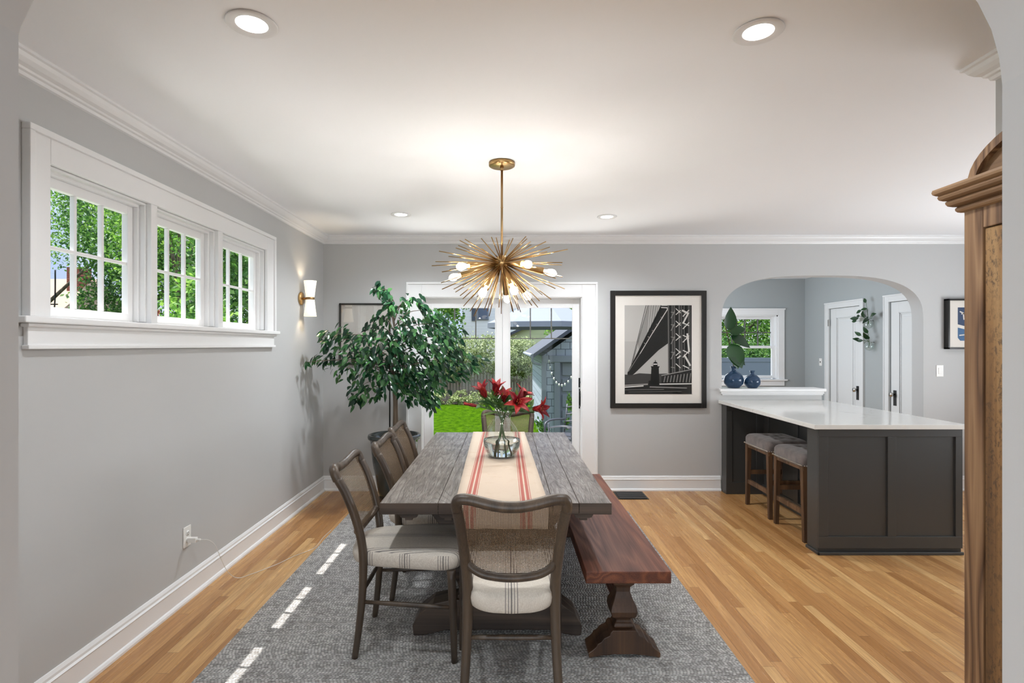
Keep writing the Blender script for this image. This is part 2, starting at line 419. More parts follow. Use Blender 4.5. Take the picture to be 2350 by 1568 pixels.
def runner_mat():
    t = NT('striped_table_runner', .9); o = t.sep(t.obj())
    # skewed coordinate across the cloth, 0..1
    u = t.math('ADD', t.math('DIVIDE', o[0], .436), .5)
    def band(a, b): return t.math('MULTIPLY', t.math('GREATER_THAN', u, a), t.math('LESS_THAN', u, b))
    red = None
    for (a, b) in ((.135, .143), (.152, .186), (.206, .242), (.252, .260), (.740, .748), (.758, .794), (.814, .848), (.857, .865)):
        x = band(a, b); red = x if red is None else t.math('ADD', red, x)
    n = t.noise(t.obj(), 420, 2, .6); st = t.noise(t.obj(), 12, 4, .6)
    base = t.mix(n, srgb(180, 162, 144), srgb(206, 190, 172)); base = t.mix(t.math('MULTIPLY', t.ramp(st, [(.55, 0.), (.75, 1.)]), .35), base, srgb(176, 148, 120))
    t.color(t.mix(t.math('MULTIPLY', red, .85), base, srgb(160, 66, 58))); t.bump(n, .2, .001)
    return t.m
M['runner'] = runner_mat()

def velvet():
    t = NT('taupe_velvet', .85, srgb(88, 78, 74)); n = t.noise(t.obj(), 18, 3, .5)
    t.color(t.ramp(n, [(.3, srgb(74, 66, 63)), (.7, srgb(104, 94, 90))])); t.b.inputs['Sheen Weight'].default_value = .35
    return t.m
M['velvet'] = velvet()
def quartz():
    t = NT('white_quartz', .1, (.72, .70, .66, 1)); v = t.obj(); n = t.noise(v, 1.6, 4, .55, 1.6)
    vein = t.ramp(t.math('ABSOLUTE', t.math('SUBTRACT', n, .5)), [(0, 1.), (.012, 0.)])
    vm = t.math('MULTIPLY', vein, t.ramp(t.noise(v, 2.1, 2), [(.5, 0.), (.65, .45)]))
    t.color(t.mix(vm, (.74, .725, .69, 1), (.42, .40, .37, 1))); return t.m
M['quartz'] = quartz()

def leafmat(name, a, b, c, rough=.4, trans=.25):
    t = NT(name, rough); g = t.n('ShaderNodeNewGeometry'); r = g.outputs['Random Per Island']
    colr = t.ramp(r, [(0, a), (.5, b), (1, c)]); t.color(colr)
    if trans:
        tb = t.n('ShaderNodeBsdfTranslucent'); t.l(colr, tb.inputs[0]); mx = t.n('ShaderNodeMixShader'); mx.inputs[0].default_value = trans
        t.l(t.b.outputs[0], mx.inputs[1]); t.l(tb.outputs[0], mx.inputs[2]); t.l(mx.outputs[0], t.o.inputs[0])
    return t.m
M['ficus'] = leafmat('ficus_leaf', srgb(14, 42, 28), srgb(27, 70, 42), srgb(74, 122, 66), .24, .25)
M['fiddle'] = leafmat('fiddle_leaf', srgb(22, 48, 26), srgb(30, 62, 32), srgb(40, 76, 38), .3, .12)
M['lily_leaf'] = leafmat('lily_leaf', srgb(40, 72, 34), srgb(66, 104, 48), srgb(112, 140, 72), .4, .2)
M['lily'] = leafmat('lily_petal', srgb(104, 8, 20), srgb(140, 14, 30), srgb(176, 44, 40), .4, .3)
M['tree_leaf'] = leafmat('tree_leaf', srgb(64, 108, 42), srgb(112, 162, 60), srgb(170, 206, 96), .55, .45)
M['tree_leaf_dark'] = leafmat('dark_tree_leaf', srgb(44, 84, 38), srgb(76, 122, 52), srgb(120, 160, 76), .55, .45)
M['hedge'] = leafmat('hedge_leaf', srgb(104, 120, 66), srgb(150, 164, 100), srgb(204, 212, 160), .6, .3)
M['bark'] = wood('bark', srgb(58, 46, 36), srgb(96, 82, 68), srgb(140, 124, 106), 'z', 2.0, .8, 5., .5, .4).m
M['ceramic'] = plain('dark_glazed_ceramic', (.035, .042, .040, 1), .12)
M['soil'] = paint('soil', (.05, .035, .025, 1), .95, .4, 80)
def grass():
    t = NT('lawn_grass', 1.0, Specular_IOR_Level=0.0); n = t.ramp(t.noise(t.map(t.obj(), (1, .5, 1)), 6, 8, .85), [(.38, 0.), (.62, 1.)]); n2 = t.noise(t.obj(), .8, 3, .6)
    c = t.mix(n, srgb(26, 54, 8), srgb(84, 118, 18)); t.color(t.mix(t.math('MULTIPLY', n2, .5), c, srgb(48, 84, 10))); t.bump(n, .6, .03); return t.m
M['grass'] = grass()
def siding(name, col, pitch=.16):
    t = NT(name, .7, col); o = t.sep(t.obj()); f = t.math('FRACT', t.math('DIVIDE', o[2], pitch))
    e = t.math('LESS_THAN', f, .06); n = t.noise(t.obj(), 3, 3)
    c = t.mix(t.math('MULTIPLY', n, .2), col, tuple(x*.8 for x in col[:3])+(1,))
    t.color(t.mix(t.math('MULTIPLY', e, .45), c, tuple(x*.35 for x in col[:3])+(1,))); t.bump(f, .4, .02); return t.m
M['siding_white'] = siding('white_siding', srgb(238, 238, 234), .17)
M['siding_green'] = siding('green_siding', srgb(220, 228, 178), .22)
def shingles(name, a, b, w_=.22, h_=.17):
    t = NT(name, .8); x = t.n('ShaderNodeTexBrick'); t.l(t.map(t.obj(), (1, 1, 1), (PI/2, 0, 0)), x.inputs['Vector'])
    x.inputs['Color1'].default_value = a; x.inputs['Color2'].default_value = b; x.inputs['Mortar'].default_value = tuple(c*.35 for c in a[:3])+(1,)
    x.inputs['Scale'].default_value = 1.0; x.inputs['Mortar Size'].default_value = .008; x.inputs['Brick Width'].default_value = w_; x.inputs['Row Height'].default_value = h_
    t.color(x.outputs[0]); return t.m
M['shingle_wall'] = shingles('grey_shingle_wall', srgb(152, 162, 174), srgb(168, 176, 186))
M['roof_grey'] = paint('grey_roof_shingle', srgb(74, 78, 86), .9, .2, 40)
M['roof_tan'] = paint('tan_roof_shingle', srgb(170, 146, 124), .9, .2, 40)
M['brick'] = shingles('red_brick', srgb(150, 78, 60), srgb(168, 96, 76), .2, .07)
def fence_mat(name, a, b):
    t = wood(name, a, tuple((x+y)/2 for x, y in zip(a, b)), b, 'z', .8, .85, 6., .4, .4); return t.m
M['fence'] = fence_mat('weathered_fence_wood', srgb(132, 120, 106), srgb(184, 172, 158))
M['fence_white'] = paint('painted_fence', srgb(120, 126, 136), .7, .05)
M['grey_trim'] = paint('grey_house_trim', srgb(134, 140, 148), .6, .04)
M['stone'] = paint('patio_stone', srgb(150, 146, 140), .85, .15, 12)
M['canvas'] = plain('parasol_canvas', srgb(122, 128, 140), .8)
M['muntin_grey'] = plain('grey_muntin', srgb(98, 98, 92), .5)
M['ink'] = plain('frame_black', (.014, .013, .012, 1), .3)
M['mat_board'] = plain('mat_board', srgb(224, 218, 210), .8)
# ================================================================== the room
XL, XR, YB, ZC = -1.883, 1.935, 5.63, 2.626
YN = 1.0                                      # back face of the arch wall the camera looks through
struct(MB().box(XL-.11, 5.7, 1.0, YB+.16, -.12, 0).box(1.8, 5.2, YB+.16, 9.4, -.12, 0).box(-3.2, 5.7, -3.7, 1.0, -.12, 0).build('floor', M['floor'], origin=(0, 0, 0)))
struct(MB().box(XL-.11, 5.7, 1.0, YB+.16, ZC, ZC+.15).box(1.8, 5.2, YB+.16, 9.4, ZC, ZC+.15).box(-3.2, 5.7, -3.7, 1.0, ZC, ZC+.15).build('ceiling', M['ceiling'], origin=(0, 0, ZC)))

# left wall with one long opening for the three windows
WY0, WY1, WZ0, WZ1 = 2.23, 4.26, 1.60, 2.245
b = MB()
b.box(XL-.11, XL, 1.0, WY0, 0, ZC); b.box(XL-.11, XL, WY1, YB+.2, 0, ZC)
b.box(XL-.11, XL, WY0, WY1, 0, WZ0); b.box(XL-.11, XL, WY0, WY1, WZ1, ZC)
struct(b.build('wall_left', M['wall'], origin=(XL, 0, 0)))

def arch_curve(cx, hw, zs, rise, n=40, pw=3.0):
    pts = []
    for i in range(n+1):
        q = PI - PI*i/n; c, s_ = math.cos(q), math.sin(q)
        pts.append((cx+hw*math.copysign(abs(c)**(2/pw), c), zs+rise*abs(s_)**(2/pw)))
    return pts
def wall_with_arch(b, y0, y1, pts, zt, mi=0):
    """fills between the arch curve and zt, and the soffit"""
    for (x0, z0), (x1, z1) in zip(pts[:-1], pts[1:]):
        if abs(x1-x0) < 1e-5: continue
        b.add([(x0, y0, z0), (x1, y0, z1), (x1, y0, zt), (x0, y0, zt), (x0, y1, z0), (x1, y1, z1), (x1, y1, zt), (x0, y1, zt)],
              [(0, 1, 2, 3), (5, 4, 7, 6)], mi)
    n = len(pts); b.strip([(x, y0, z) for x, z in pts], [(x, y1, z) for x, z in pts], mi)

# back wall: patio door opening and arch to the back hall
DX0, DX1, DZ1 = -.874, .800, 2.01
AX0, AX1 = 2.235, 4.32
b = MB(); Y0, Y1 = YB, YB+.16
b.box(XL-.11, DX0, Y0, Y1, 0, ZC); b.box(DX0, DX1, Y0, Y1, DZ1, ZC); b.box(DX1, AX0, Y0, Y1, 0, ZC); b.box(AX1, 5.7, Y0, Y1, 0, ZC)
wall_with_arch(b, Y0, Y1, arch_curve((AX0+AX1)/2, (AX1-AX0)/2, 1.735, .488), ZC)
struct(b.build('wall_back', M['wall'], origin=(0, YB, 0), fix=False))
# half wall under the arch
struct(MB().box(AX0, 3.27, Y0, Y1, 0, 1.01).build('wall_half', M['wall'], origin=(2.7, YB, 0)))
b = MB().box(AX0-.03, 3.30, Y0-.035, Y1+.04, 1.024, 1.054); b.box(AX0-.015, 3.285, Y0-.02, Y1+.02, 1.0, 1.024); b.box(AX0, 3.28, Y0-.01, Y1+.01, .985, 1.0)
struct(b.build('trim_ledge', M['trim'], bevel=.004))

# arch wall the camera stands behind
b = MB(); y0, y1 = .80, YN; jl, jr = -.894, .912
b.box(-3.2, jl, y0, y1, 0, ZC); b.box(jr, 5.7, y0, y1, 0, ZC)
pts = [(jl, 2.07), (jl+.004, 2.085), (jl+.028, 2.135), (jl+.06, 2.18), (jl+.11, 2.22), (jl+.2, 2.245), (0, 2.26)]
pts += [(jr-.30, 2.245), (jr-.16, 2.215), (jr-.09, 2.175), (jr-.045, 2.13), (jr-.02, 2.08), (jr-.006, 2.03), (jr, 1.98)]
wall_with_arch(b, y0, y1, pts, ZC)
b.add([(jl, y0, 2.07), (jl, y1, 2.07), (jl, y1, ZC), (jl, y0, ZC)], [(0, 1, 2, 3)])
struct(b.build('wall_front', M['wall'], origin=(0, YN, 0), fix=False))
# short right wall the armoire stands against, and the kitchen beyond it
struct(MB().box(XR, XR+.15, YN, 2.15, 0, ZC).build('wall_right', M['wall'], origin=(XR, YN, 0)))
b = MB().box(XR+.15, 5.7, 2.0, 2.15, 0, ZC); struct(b.build('wall_kitchen_front', M['wall']))
struct(MB().box(5.5, 5.7, 2.15, YB, 0, ZC).build('wall_kitchen_right', M['wall']))
# front room behind the camera
b = MB().box(-3.2, -3.0, -3.7, .8, 0, ZC); b.box(3.0, 3.2, -3.7, .8, 0, ZC); b.box(-3.2, 3.2, -3.7, -3.5, 0, ZC)
struct(b.build('wall_front_room', M['wall']))
# back hall
b = MB()
WX0, WX1 = 3.58, 4.60; wz0, wz1 = .93, 2.01
b.box(1.8, WX0, 9.2, 9.4, 0, ZC); b.box(WX1, 5.2, 9.2, 9.4, 0, ZC); b.box(WX0, WX1, 9.2, 9.4, 0, wz0); b.box(WX0, WX1, 9.2, 9.4, wz1, ZC)
struct(b.build('wall_hall_back', M['wall_hall_dim']))
b = MB(); XH = 5.06
ys = [Y1, 6.43, 7.17, 7.76, 8.50, 9.2]
b.box(XH, XH+.14, ys[0], ys[1], 0, ZC); b.box(XH, XH+.14, ys[1], ys[2], 2.07, ZC); b.box(XH, XH+.14, ys[2], ys[3], 0, ZC)
b.box(XH, XH+.14, ys[3], ys[4], 2.07, ZC); b.box(XH, XH+.14, ys[4], ys[5], 0, ZC)
struct(b.build('wall_hall_right', M['wall_hall_dim']))
struct(MB().box(1.8, 1.95, Y1, 9.2, 0, ZC).build('wall_hall_left', M['wall_hall_dim']))

# ---- crown moulding
def crown(x): return [(0, ZC), (.078, ZC), (.078, ZC-.012), (.068, ZC-.016), (.060, ZC-.030), (.046, ZC-.044), (.030, ZC-.052), (.026, ZC-.060), (.016, ZC-.064), (.012, ZC-.076), (.0, ZC-.080)]
b = MB().sweep([(XL, 1.0), (XL, YB), (5.5, YB)], crown(0), sgn=-1)
struct(b.build('trim_crown', M['trim'], origin=(XL, YB, ZC)))
b = MB().sweep([(XR, 1.0), (XR, 2.15), (5.5, 2.15)], crown(0), sgn=1)
struct(b.build('trim_crown_right', M['trim'], origin=(XR, 2.15, ZC)))
# ---- baseboards
base = [(0, 0), (.030, 0), (.030, .012), (.024, .022), (.016, .026), (.016, .112), (.020, .118), (.012, .126), (.012, .138), (.005, .152), (0, .153)]
struct(MB().sweep([(XL, 1.0), (XL, YB), (-.99, YB)], base, sgn=-1).build('baseboard_left', M['trim'], origin=(XL, YB, 0)))
struct(MB().sweep([(.93, YB), (2.22, YB)], base, sgn=-1).build('baseboard_back', M['trim'], origin=(1.5, YB, 0)))
struct(MB().sweep([(3.28, YB), (AX0+2.2, YB)], base, sgn=-1).build('baseboard_back_right', M['trim'], origin=(4.4, YB, 0))) if False else None
struct(MB().sweep([(AX1, YB), (5.5, YB)], base, sgn=-1).build('baseboard_back_right', M['trim'], origin=(4.9, YB, 0)))

# ---- the triple window on the left wall
def slab(b, x0, x1, y0, y1, z0, z1): b.box(x0, x1, y0, y1, z0, z1)
casing = sgroup('trim_window_casing', (XL, 3.25, 1.49))
yo0, yo1, zo1 = 2.13, 4.385, 2.36
b = MB()
slab(b, XL, XL+.022, yo0, WY0, 1.615, zo1); slab(b, XL, XL+.022, WY1, yo1, 1.615, zo1); slab(b, XL, XL+.022, WY0, WY1, WZ1, zo1)
slab(b, XL-.09, XL+.022, 2.862, 2.914, 1.60, WZ1); slab(b, XL-.09, XL+.022, 3.533, 3.590, 1.60, WZ1)
for (a0, a1, c0, c1) in ((yo0-.012, yo0+.014, 1.615, zo1-.014), (yo1-.014, yo1+.012, 1.615, zo1-.014)): slab(b, XL, XL+.036, a0, a1, c0, c1)
slab(b, XL, XL+.036, yo0-.012, yo1+.012, zo1-.014, zo1+.012)
struct(b.build('casing', M['trim'], casing, bevel=.003))
b = MB().box(XL-.09, XL+.052, yo0-.05, yo1+.05, 1.588, 1.615); b.box(XL, XL+.036, yo0-.02, yo1+.02, 1.572, 1.588)
struct(b.build('sill', M['trim'], casing, bevel=.005))
b = MB().box(XL, XL+.020, yo0-.005, yo1+.005, 1.49, 1.575); b.box(XL, XL+.030, yo0-.012, yo1+.012, 1.485, 1.502)
struct(b.build('apron', M['trim'], casing, bevel=.003))
# jamb lining
b = MB()
wins = [(2.23, 2.862), (2.914, 3.533), (3.590, 4.26)]
for (a, c) in wins:
    for dx, wd in ((0.0, .012), (.028, .0262)):
        x0, x1 = XL-.11, XL-.004-dx
        b.box(x0-dx*.02, x1, a-.001, a+wd, 1.6221, WZ1-wd); b.box(x0-dx*.02, x1, c-wd, c+.001, 1.6221, WZ1-wd); b.box(x0-.001-dx*.02, x1, a-.001, c+.001, WZ1-wd, WZ1+dx*.03)
    b.box(XL-.11, XL-.04, a, c, 1.60, 1.622)
struct(b.build('jamb', M['trim'], casing, bevel=.002))
for i, (a, c) in enumerate(wins):
    g = sgroup('window_%d' % (i+1), (XL-.09, (a+c)/2, 1.62))
    a2, c2, z0, z1 = a+.026, c-.026, 1.622, WZ1-.026
    st, rb, rt = .040, .042, .045; xs0, xs1 = XL-.088, XL-.056
    b = MB().box(xs0, xs1, a2, a2+st, z0, z1).box(xs0, xs1, c2-st, c2, z0, z1).box(xs0, xs1, a2+st, c2-st, z0, z0+rb).box(xs0, xs1, a2+st, c2-st, z1-rt, z1)
    struct(b.build('sash', M['trim'], g, bevel=.003))
    gy0, gy1, gz0, gz1 = a2+st, c2-st, z0+rb, z1-rt
    b = MB()
    for k in (1, 2):
        y = gy0+(gy1-gy0)*k/3; b.box(xs0+.006, xs1-.004, y-.0075, y+.0075, gz0, gz1)
    zz = gz0+(gz1-gz0)*.50; b.box(xs0+.007, xs1-.005, gy0, gy1, zz-.0075, zz+.0075)
    struct(b.build('muntin', M['trim'], g, bevel=.002))
    struct(MB().box(xs0+.012, xs0+.015, gy0-.005, gy1+.005, gz0-.005, gz1+.005).build('pane', M['pane'], g))
# exterior trim of the windows and an unseen eave added above to cut the sun strip
b = MB()
for (y0, y1) in ((2.13, 2.245), (2.850, 2.925), (3.52, 3.605), (4.245, 4.385)): b.box(XL-.122, XL-.11, y0, y1, 1.58, 2.34)
b.box(XL-.122, XL-.11, 2.13, 4.385, WZ1-.02, 2.36); b.box(XL-.14, XL-.11, 2.1, 4.42, 1.55, 1.60)
struct(b.build('trim_window_outside', M['trim'], bevel=.003))
SUN_BLOCK_X = -2.171
struct(MB().box(SUN_BLOCK_X, XL-.11, 1.0, YB+.16, 2.66, 2.776).build('trim_sun_block', M['trim']))

# ---- patio door
g = sgroup('door_1', (-.04, YB, 0))
b = MB(); fx0, fx1 = -1.013, .941; cz = 2.144
b.box(fx0, DX0+.012, YB-.022, YB, 0, cz); b.box(DX1-.012, fx1, YB-.022, YB, 0, cz); b.box(DX0+.012, DX1-.012, YB-.022, YB, DZ1-.012, cz)
for (x0, x1) in ((fx0-.008, fx0+.014), (fx1-.014, fx1+.008)): b.box(x0, x1, YB-.034, YB, 0, cz-.014)
b.box(fx0-.008, fx1+.008, YB-.034, YB, cz-.014, cz+.008)
struct(b.build('casing', M['trim'], g, bevel=.003))
b = MB().box(DX0, DX0+.02, YB-.004, YB+.16, 0, DZ1).box(DX1-.02, DX1, YB-.004, YB+.16, 0, DZ1).box(DX0, DX1, YB-.004, YB+.16, DZ1-.02, DZ1).box(DX0, DX1, YB-.004, YB+.20, 0, .03)
struct(b.build('frame', M['trim'], g, bevel=.002))
def sash(x0, x1, gx0, gx1, y, name, verts):
    gz0, gz1 = .24, 1.90
    b = MB().box(x0, gx0, y, y+.042, .03, DZ1-.02).box(gx1, x1, y, y+.042, .03, DZ1-.02).box(gx0, gx1, y, y+.042, .03, gz0).box(gx0, gx1, y, y+.042, gz1, DZ1-.02)
    for (a, c) in ((gx0, gx0+.01), (gx1-.01, gx1)): b.box(a, c, y-.005, y, gz0, gz1)
    b.box(gx0+.01, gx1-.01, y-.0048, y, gz1-.01, gz1)
    s_ = struct(b.build(name, M['trim'], g, bevel=.002))
    struct(MB().box(gx0, gx1, y+.020, y+.024, gz0, gz1).build('pane', M['pane'], s_))
    m = MB(); m.box(gx0, gx1, y+.030, y+.046, 1.567, 1.578)
    for q in verts: m.box(q-.006, q+.006, y+.028, y+.048, 1.578, gz1)
    struct(m.build('muntin', M['muntin_grey'], s_))
sash(DX0+.02, -.03, -.762, -.100, YB+.075, 'fixed_panel', (-.537, -.313))
sash(-.03, DX1-.02, .041, .706, YB+.070, 'sliding_panel', (.262, .483))
hz = .5
b = MB().box(.765, .792, YB+.062, YB+.07, 1.062, 1.16); b.box(.7, .715, YB+.2, YB+.201, 1, 1.01) if False else None
b.tube([(.778, YB+.062, 1.115), (.778, YB+.045, 1.115)], .010, 10)
b.box(.768, .789, YB+.064, YB+.07, .84, 1.045)
b.tube([(.778, YB+.066, .865), (.782, YB+.035, .872), (.786, YB+.022, .90), (.786, YB+.020, .99), (.782, YB+.035, 1.015), (.778, YB+.066, 1.022)], [.009, .011, .012, .012, .011, .009], 10)
struct(b.build('handle', M['black'], g), 'black door handle and lock')

# ---- back hall doors
def hall_door(name, y0, y1, handle_y, hinge_y):
    """y0 far .. y1 near, opening in the wall x = XH; faces -x"""
    ya, yb = min(y0, y1), max(y0, y1)
    g = sgroup(name, (XH, (ya+yb)/2, 0))
    b = MB(); W_ = .088
    b.box(XH-.022, XH, ya-W_, ya, 0, 2.07+W_); b.box(XH-.022, XH, yb, yb+W_, 0, 2.07+W_); b.box(XH-.022, XH, ya, yb, 2.07, 2.07+W_)
    b.box(XH-.034, XH, ya-W_-.008, yb+W_+.008, 2.07+W_-.016, 2.07+W_+.006)
    b.box(XH-.030, XH, ya-W_-.004, ya-W_+.014, 0, 2.07+W_); b.box(XH-.030, XH, yb+W_-.014, yb+W_+.004, 0, 2.07+W_)
    struct(b.build('casing', M['door_paint'], g, bevel=.003))
    b = MB(); x0, x1 = XH+.012, XH+.05; p0, p1 = ya+.145, yb-.145; z0, z1 = .24, 1.93
    b.box(x0, x1, ya+.003, p0, .01, 2.066); b.box(x0, x1, p1, yb-.003, .01, 2.066); b.box(x0, x1, p0, p1, z1, 2.066); b.box(x0, x1, p0, p1, .01, z0)
    b.box(x0+.016, x1, p0, p1, z0, z1)
    for k, (dx, q) in enumerate(((-.004, .012), (.006, .03))):
        b.box(x0+dx, x0+.02, p0+q-.012, p0+q, z0+q, z1-q); b.box(x0+dx, x0+.02, p1-q, p1-q+.012, z0+q, z1-q)
        b.box(x0+dx, x0+.02, p0+q, p1-q, z1-q, z1-q+.012); b.box(x0+dx, x0+.02, p0+q, p1-q, z0+q-.012, z0+q)
    b.box(x0+.004, x0+.02, p0+.06, p1-.06, z0+.06, z1-.06)
    s_ = struct(b.build('door_slab', M['door_paint'], g, bevel=.003))
    b = MB().box(x0-.006, x0, handle_y-.026, handle_y+.026, .715, .915)
    struct(b.build('escutcheon', M['slot'], s_), 'dark metal lock plate')
    K = Matrix.Rotation(-PI/2, 3, 'Y')
    b = MB().lathe([(.0, 0), (.010, .0), (.010, .03), (.026, .036), (.032, .048), (.028, .062), (.0, .068)], (x0-.004, handle_y, .86), 20, K)
    struct(b.build('door_knob', M['steel'], s_), 'glass and metal door knob')
    b = MB().box(XH-.026, XH-.004, hinge_y-.012, hinge_y+.012, 1.80, 1.90).box(XH-.026, XH-.004, hinge_y-.012, hinge_y+.012, .25, .35)
    struct(b.build('hinge', M['steel'], g))
hall_door('door_2', 8.50, 7.76, 7.84, 8.50)
hall_door('door_3', 7.17, 6.43, 7.09, 6.43)

# ---- back hall window
g = sgroup('window_4', ((WX0+WX1)/2, 9.2, .93))
b = MB(); cx0, cx1 = WX0-.105, WX1+.105
b.box(cx0, WX0, 9.178, 9.2, .93, 2.118); b.box(WX1, cx1, 9.178, 9.2, .93, 2.118); b.box(WX0, WX1, 9.178, 9.2, 2.01, 2.118)
b.box(cx0-.012, cx1+.012, 9.165, 9.2, 2.10, 2.125)
struct(b.build('casing', M['trim'], g, bevel=.003))
b = MB().box(cx0-.03, cx1+.04, 9.15, 9.30, .905, .93); b.box(cx0, cx1, 9.18, 9.2, .82, .905)
struct(b.build('sill', M['trim'], g, bevel=.003))
b = MB()
b.box(WX0, WX0+.02, 9.2, 9.4, wz0, wz1); b.box(WX1-.02, WX1, 9.2, 9.4, wz0, wz1); b.box(WX0, WX1, 9.2, 9.4, wz1-.02, wz1)
struct(b.build('jamb', M['trim'], g))
def dsash(name, y, z0, z1, cols, rows):
    x0, x1 = WX0+.02, WX1-.02; s = .05
    b = MB().box(x0, x0+s, y, y+.035, z0, z1).box(x1-s, x1, y, y+.035, z0, z1).box(x0+s, x1-s, y, y+.035, z0, z0+.045).box(x0+s, x1-s, y, y+.035, z1-.045, z1)
    gx0, gx1, gz0, gz1 = x0+s, x1-s, z0+.045, z1-.045
    s_ = struct(b.build(name, M['trim'], g, bevel=.002))
    if cols > 1:
        m = MB()
        for k in range(1, cols): q = gx0+(gx1-gx0)*k/cols; m.box(q-.008, q+.008, y+.006, y+.03, gz0, gz1)
        q = (gz0+gz1)/2; m.box(gx0, gx1, y+.006, y+.03, q-.008, q+.008)
        struct(m.build('muntin', M['muntin_grey'], s_))
    struct(MB().box(gx0, gx1, y+.016, y+.019, gz0, gz1).build('pane', M['pane'], s_))
dsash('upper_sash', 9.29, 1.45, 1.99, 4, 2)
dsash('lower_sash', 9.25, .945, 1.495, 1, 1)
# ================================================================== rug, floor vent
RX0, RX1, RY0, RY1 = -1.39, 1.104, 1.70, 4.90
rug = MB().box(RX0, RX1, RY0, RY1, .0005, .0105).build('rug', M['rug'], origin=((RX0+RX1)/2, 3.3, 0), bevel=.004)
tag(rug, 'grey woven wool rug under the dining table', 'rug')
v = thing('floor_vent', 'black slotted floor vent set in the boards below the bridge picture', 'floor vent', (1.24, 5.44, 0))
b = MB().box(1.10, 1.40, 5.30, 5.58, .001, .004)
b.build('vent_frame', M['black'], v, bevel=.001)
b = MB()
for k in range(4): b.box(1.115+.001, 1.385, 5.312+k*.066, 5.312+k*.066+.058, .004, .008)
b.build('grille', M['slot'], v, bevel=.001)

# ================================================================== dining table
TZ = .76
TX0, TX1, TY0, TY1 = -.590, .499, 2.555, 4.640
RUGZ = .0105
def balpts(prof, cx, cy, half_y=None): pass
T = thing('dining_table', 'long weathered wood trestle dining table with thick plank top', 'dining table', (-.045, 3.6, 0))
planks = [(-.590, -.318), (-.316, -.02), (-.018, .222), (.224, .345), (.347, .499)]
b = MB()
for (a, c) in planks: b.box(a, c, TY0+.0, TY1, TZ-.054, TZ)
ob = b.build('tabletop', [M['table'], M['table_edge']], T, bevel=.0025)
for p in ob.data.polygons:
    if abs(p.normal.y) > .9: p.material_index = 1
# battens bolted below the ends and the small bearer blocks
def cleat(cx, w, y0, y1, z1, name='bearer'):
    c = .02
    poly = [(cx-w/2, z1), (cx+w/2, z1), (cx+w/2, z1-.018), (cx+w/2-.008, z1-.032), (cx+w/2-.022, z1-.036), (cx+.018, z1-.036), (cx+.018, z1-.046), (cx-.018, z1-.046), (cx-.018, z1-.036), (cx-w/2+.022, z1-.036), (cx-w/2+.008, z1-.032), (cx-w/2, z1-.018)]
    MB().prism(poly, 'y', y0, y1).build(name, M['table_edge'], T, bevel=.002)
for cx in (-.465, -.275, .160, .375): cleat(cx, .095, TY0+.06, TY1-.06, TZ-.054)
def flat_baluster(b, cx, y0, y1, prof, mi=0):
    """prof: [(half width, z)] bottom to top, sawn flat and extruded along y"""
    L = [(cx-r, z) for r, z in prof]; R_ = [(cx+r, z) for r, z in reversed(prof)]
    b.prism(L+R_, 'y', y0, y1, mi)
def trestle(y, yw):
    f = [(-.395, 0), (-.43, .0), (-.435, .05), (-.40, .115), (-.33, .165), (-.24, .185), (.24, .185), (.33, .165), (.40, .115), (.435, .05), (.43, 0), (.395, 0), (.33, .012), (.26, .030), (-.26, .030), (-.33, .012)]
    cx = -.042
    MB().prism([(cx+u, RUGZ+q) for u, q in f], 'y', y-.07, y+.07).build('trestle_foot', M['table_edge'], T, bevel=.006)
    b = MB()
    for sx in (-.15, .15):
        prof = [(.062, .195), (.062, .215), (.048, .225), (.05, .25), (.075, .30), (.08, .34), (.066, .40), (.042, .47), (.038, .51), (.05, .535), (.062, .55), (.062, .575)]
        b.lathe([(r*1.25, z) for r, z in prof], (cx+sx, y, 0), 4, sm=False, square=True)
    b.build('trestle_post', M['table_edge'], T, bevel=.005)
    MB().prism([(cx-.36, .655), (cx-.40, .70), (cx-.40, TZ-.092), (cx+.40, TZ-.092), (cx+.40, .70), (cx+.36, .655), (cx+.30, .575), (cx-.30, .575)][::1], 'y', y-.05, y+.05).build('trestle_cap', M['table_edge'], T, bevel=.004)
trestle(2.86, .14); trestle(4.30, .14)
MB().box(-.042-.045, -.042+.045, 2.93, 4.23, .215, .345).build('stretcher', M['table_beam'], T, bevel=.004)

# ================================================================== table runner
def runner():
    n = 30; RW = .436; c = -.035
    # centre line along y from front drop to back drop
    path = [(TY0-.006, TZ-.118)]+[(TY0-.006, TZ-.118+.113*i/5) for i in range(1, 6)]+[(TY0+.004, TZ+.0035)]
    path += [(TY0+.01+(TY1-TY0-.02)*i/24, TZ+.003) for i in range(1, 24)]
    path += [(TY1-.004, TZ+.0035)]+[(TY1+.006, TZ-.005-.11*i/5) for i in range(0, 6)]
    rows = []
    for k, (y, z) in enumerate(path):
        sk = -.018 + (-.038)*(y-TY0)/(TY1-TY0)
        r = []
        for j in range(13):
            u = j/12-.5; wv = .0012*math.sin(y*23+j*1.7)+(.003*math.sin(j*1.3+1) if z < TZ-.02 else 0)
            r.append((sk+u*RW, y+(-abs(wv) if y < TY0 else abs(wv) if y > TY1 else 0), z+(abs(wv) if z > TZ else 0)))
        rows.append(r)
    ob = MB().grid(rows).build('table_runner', M['runner'], origin=(-.035, 3.6, TZ), solid=.0018)
    return tag(ob, 'cream linen table runner with two pairs of red stripes on the dining table', 'table runner')
runner()

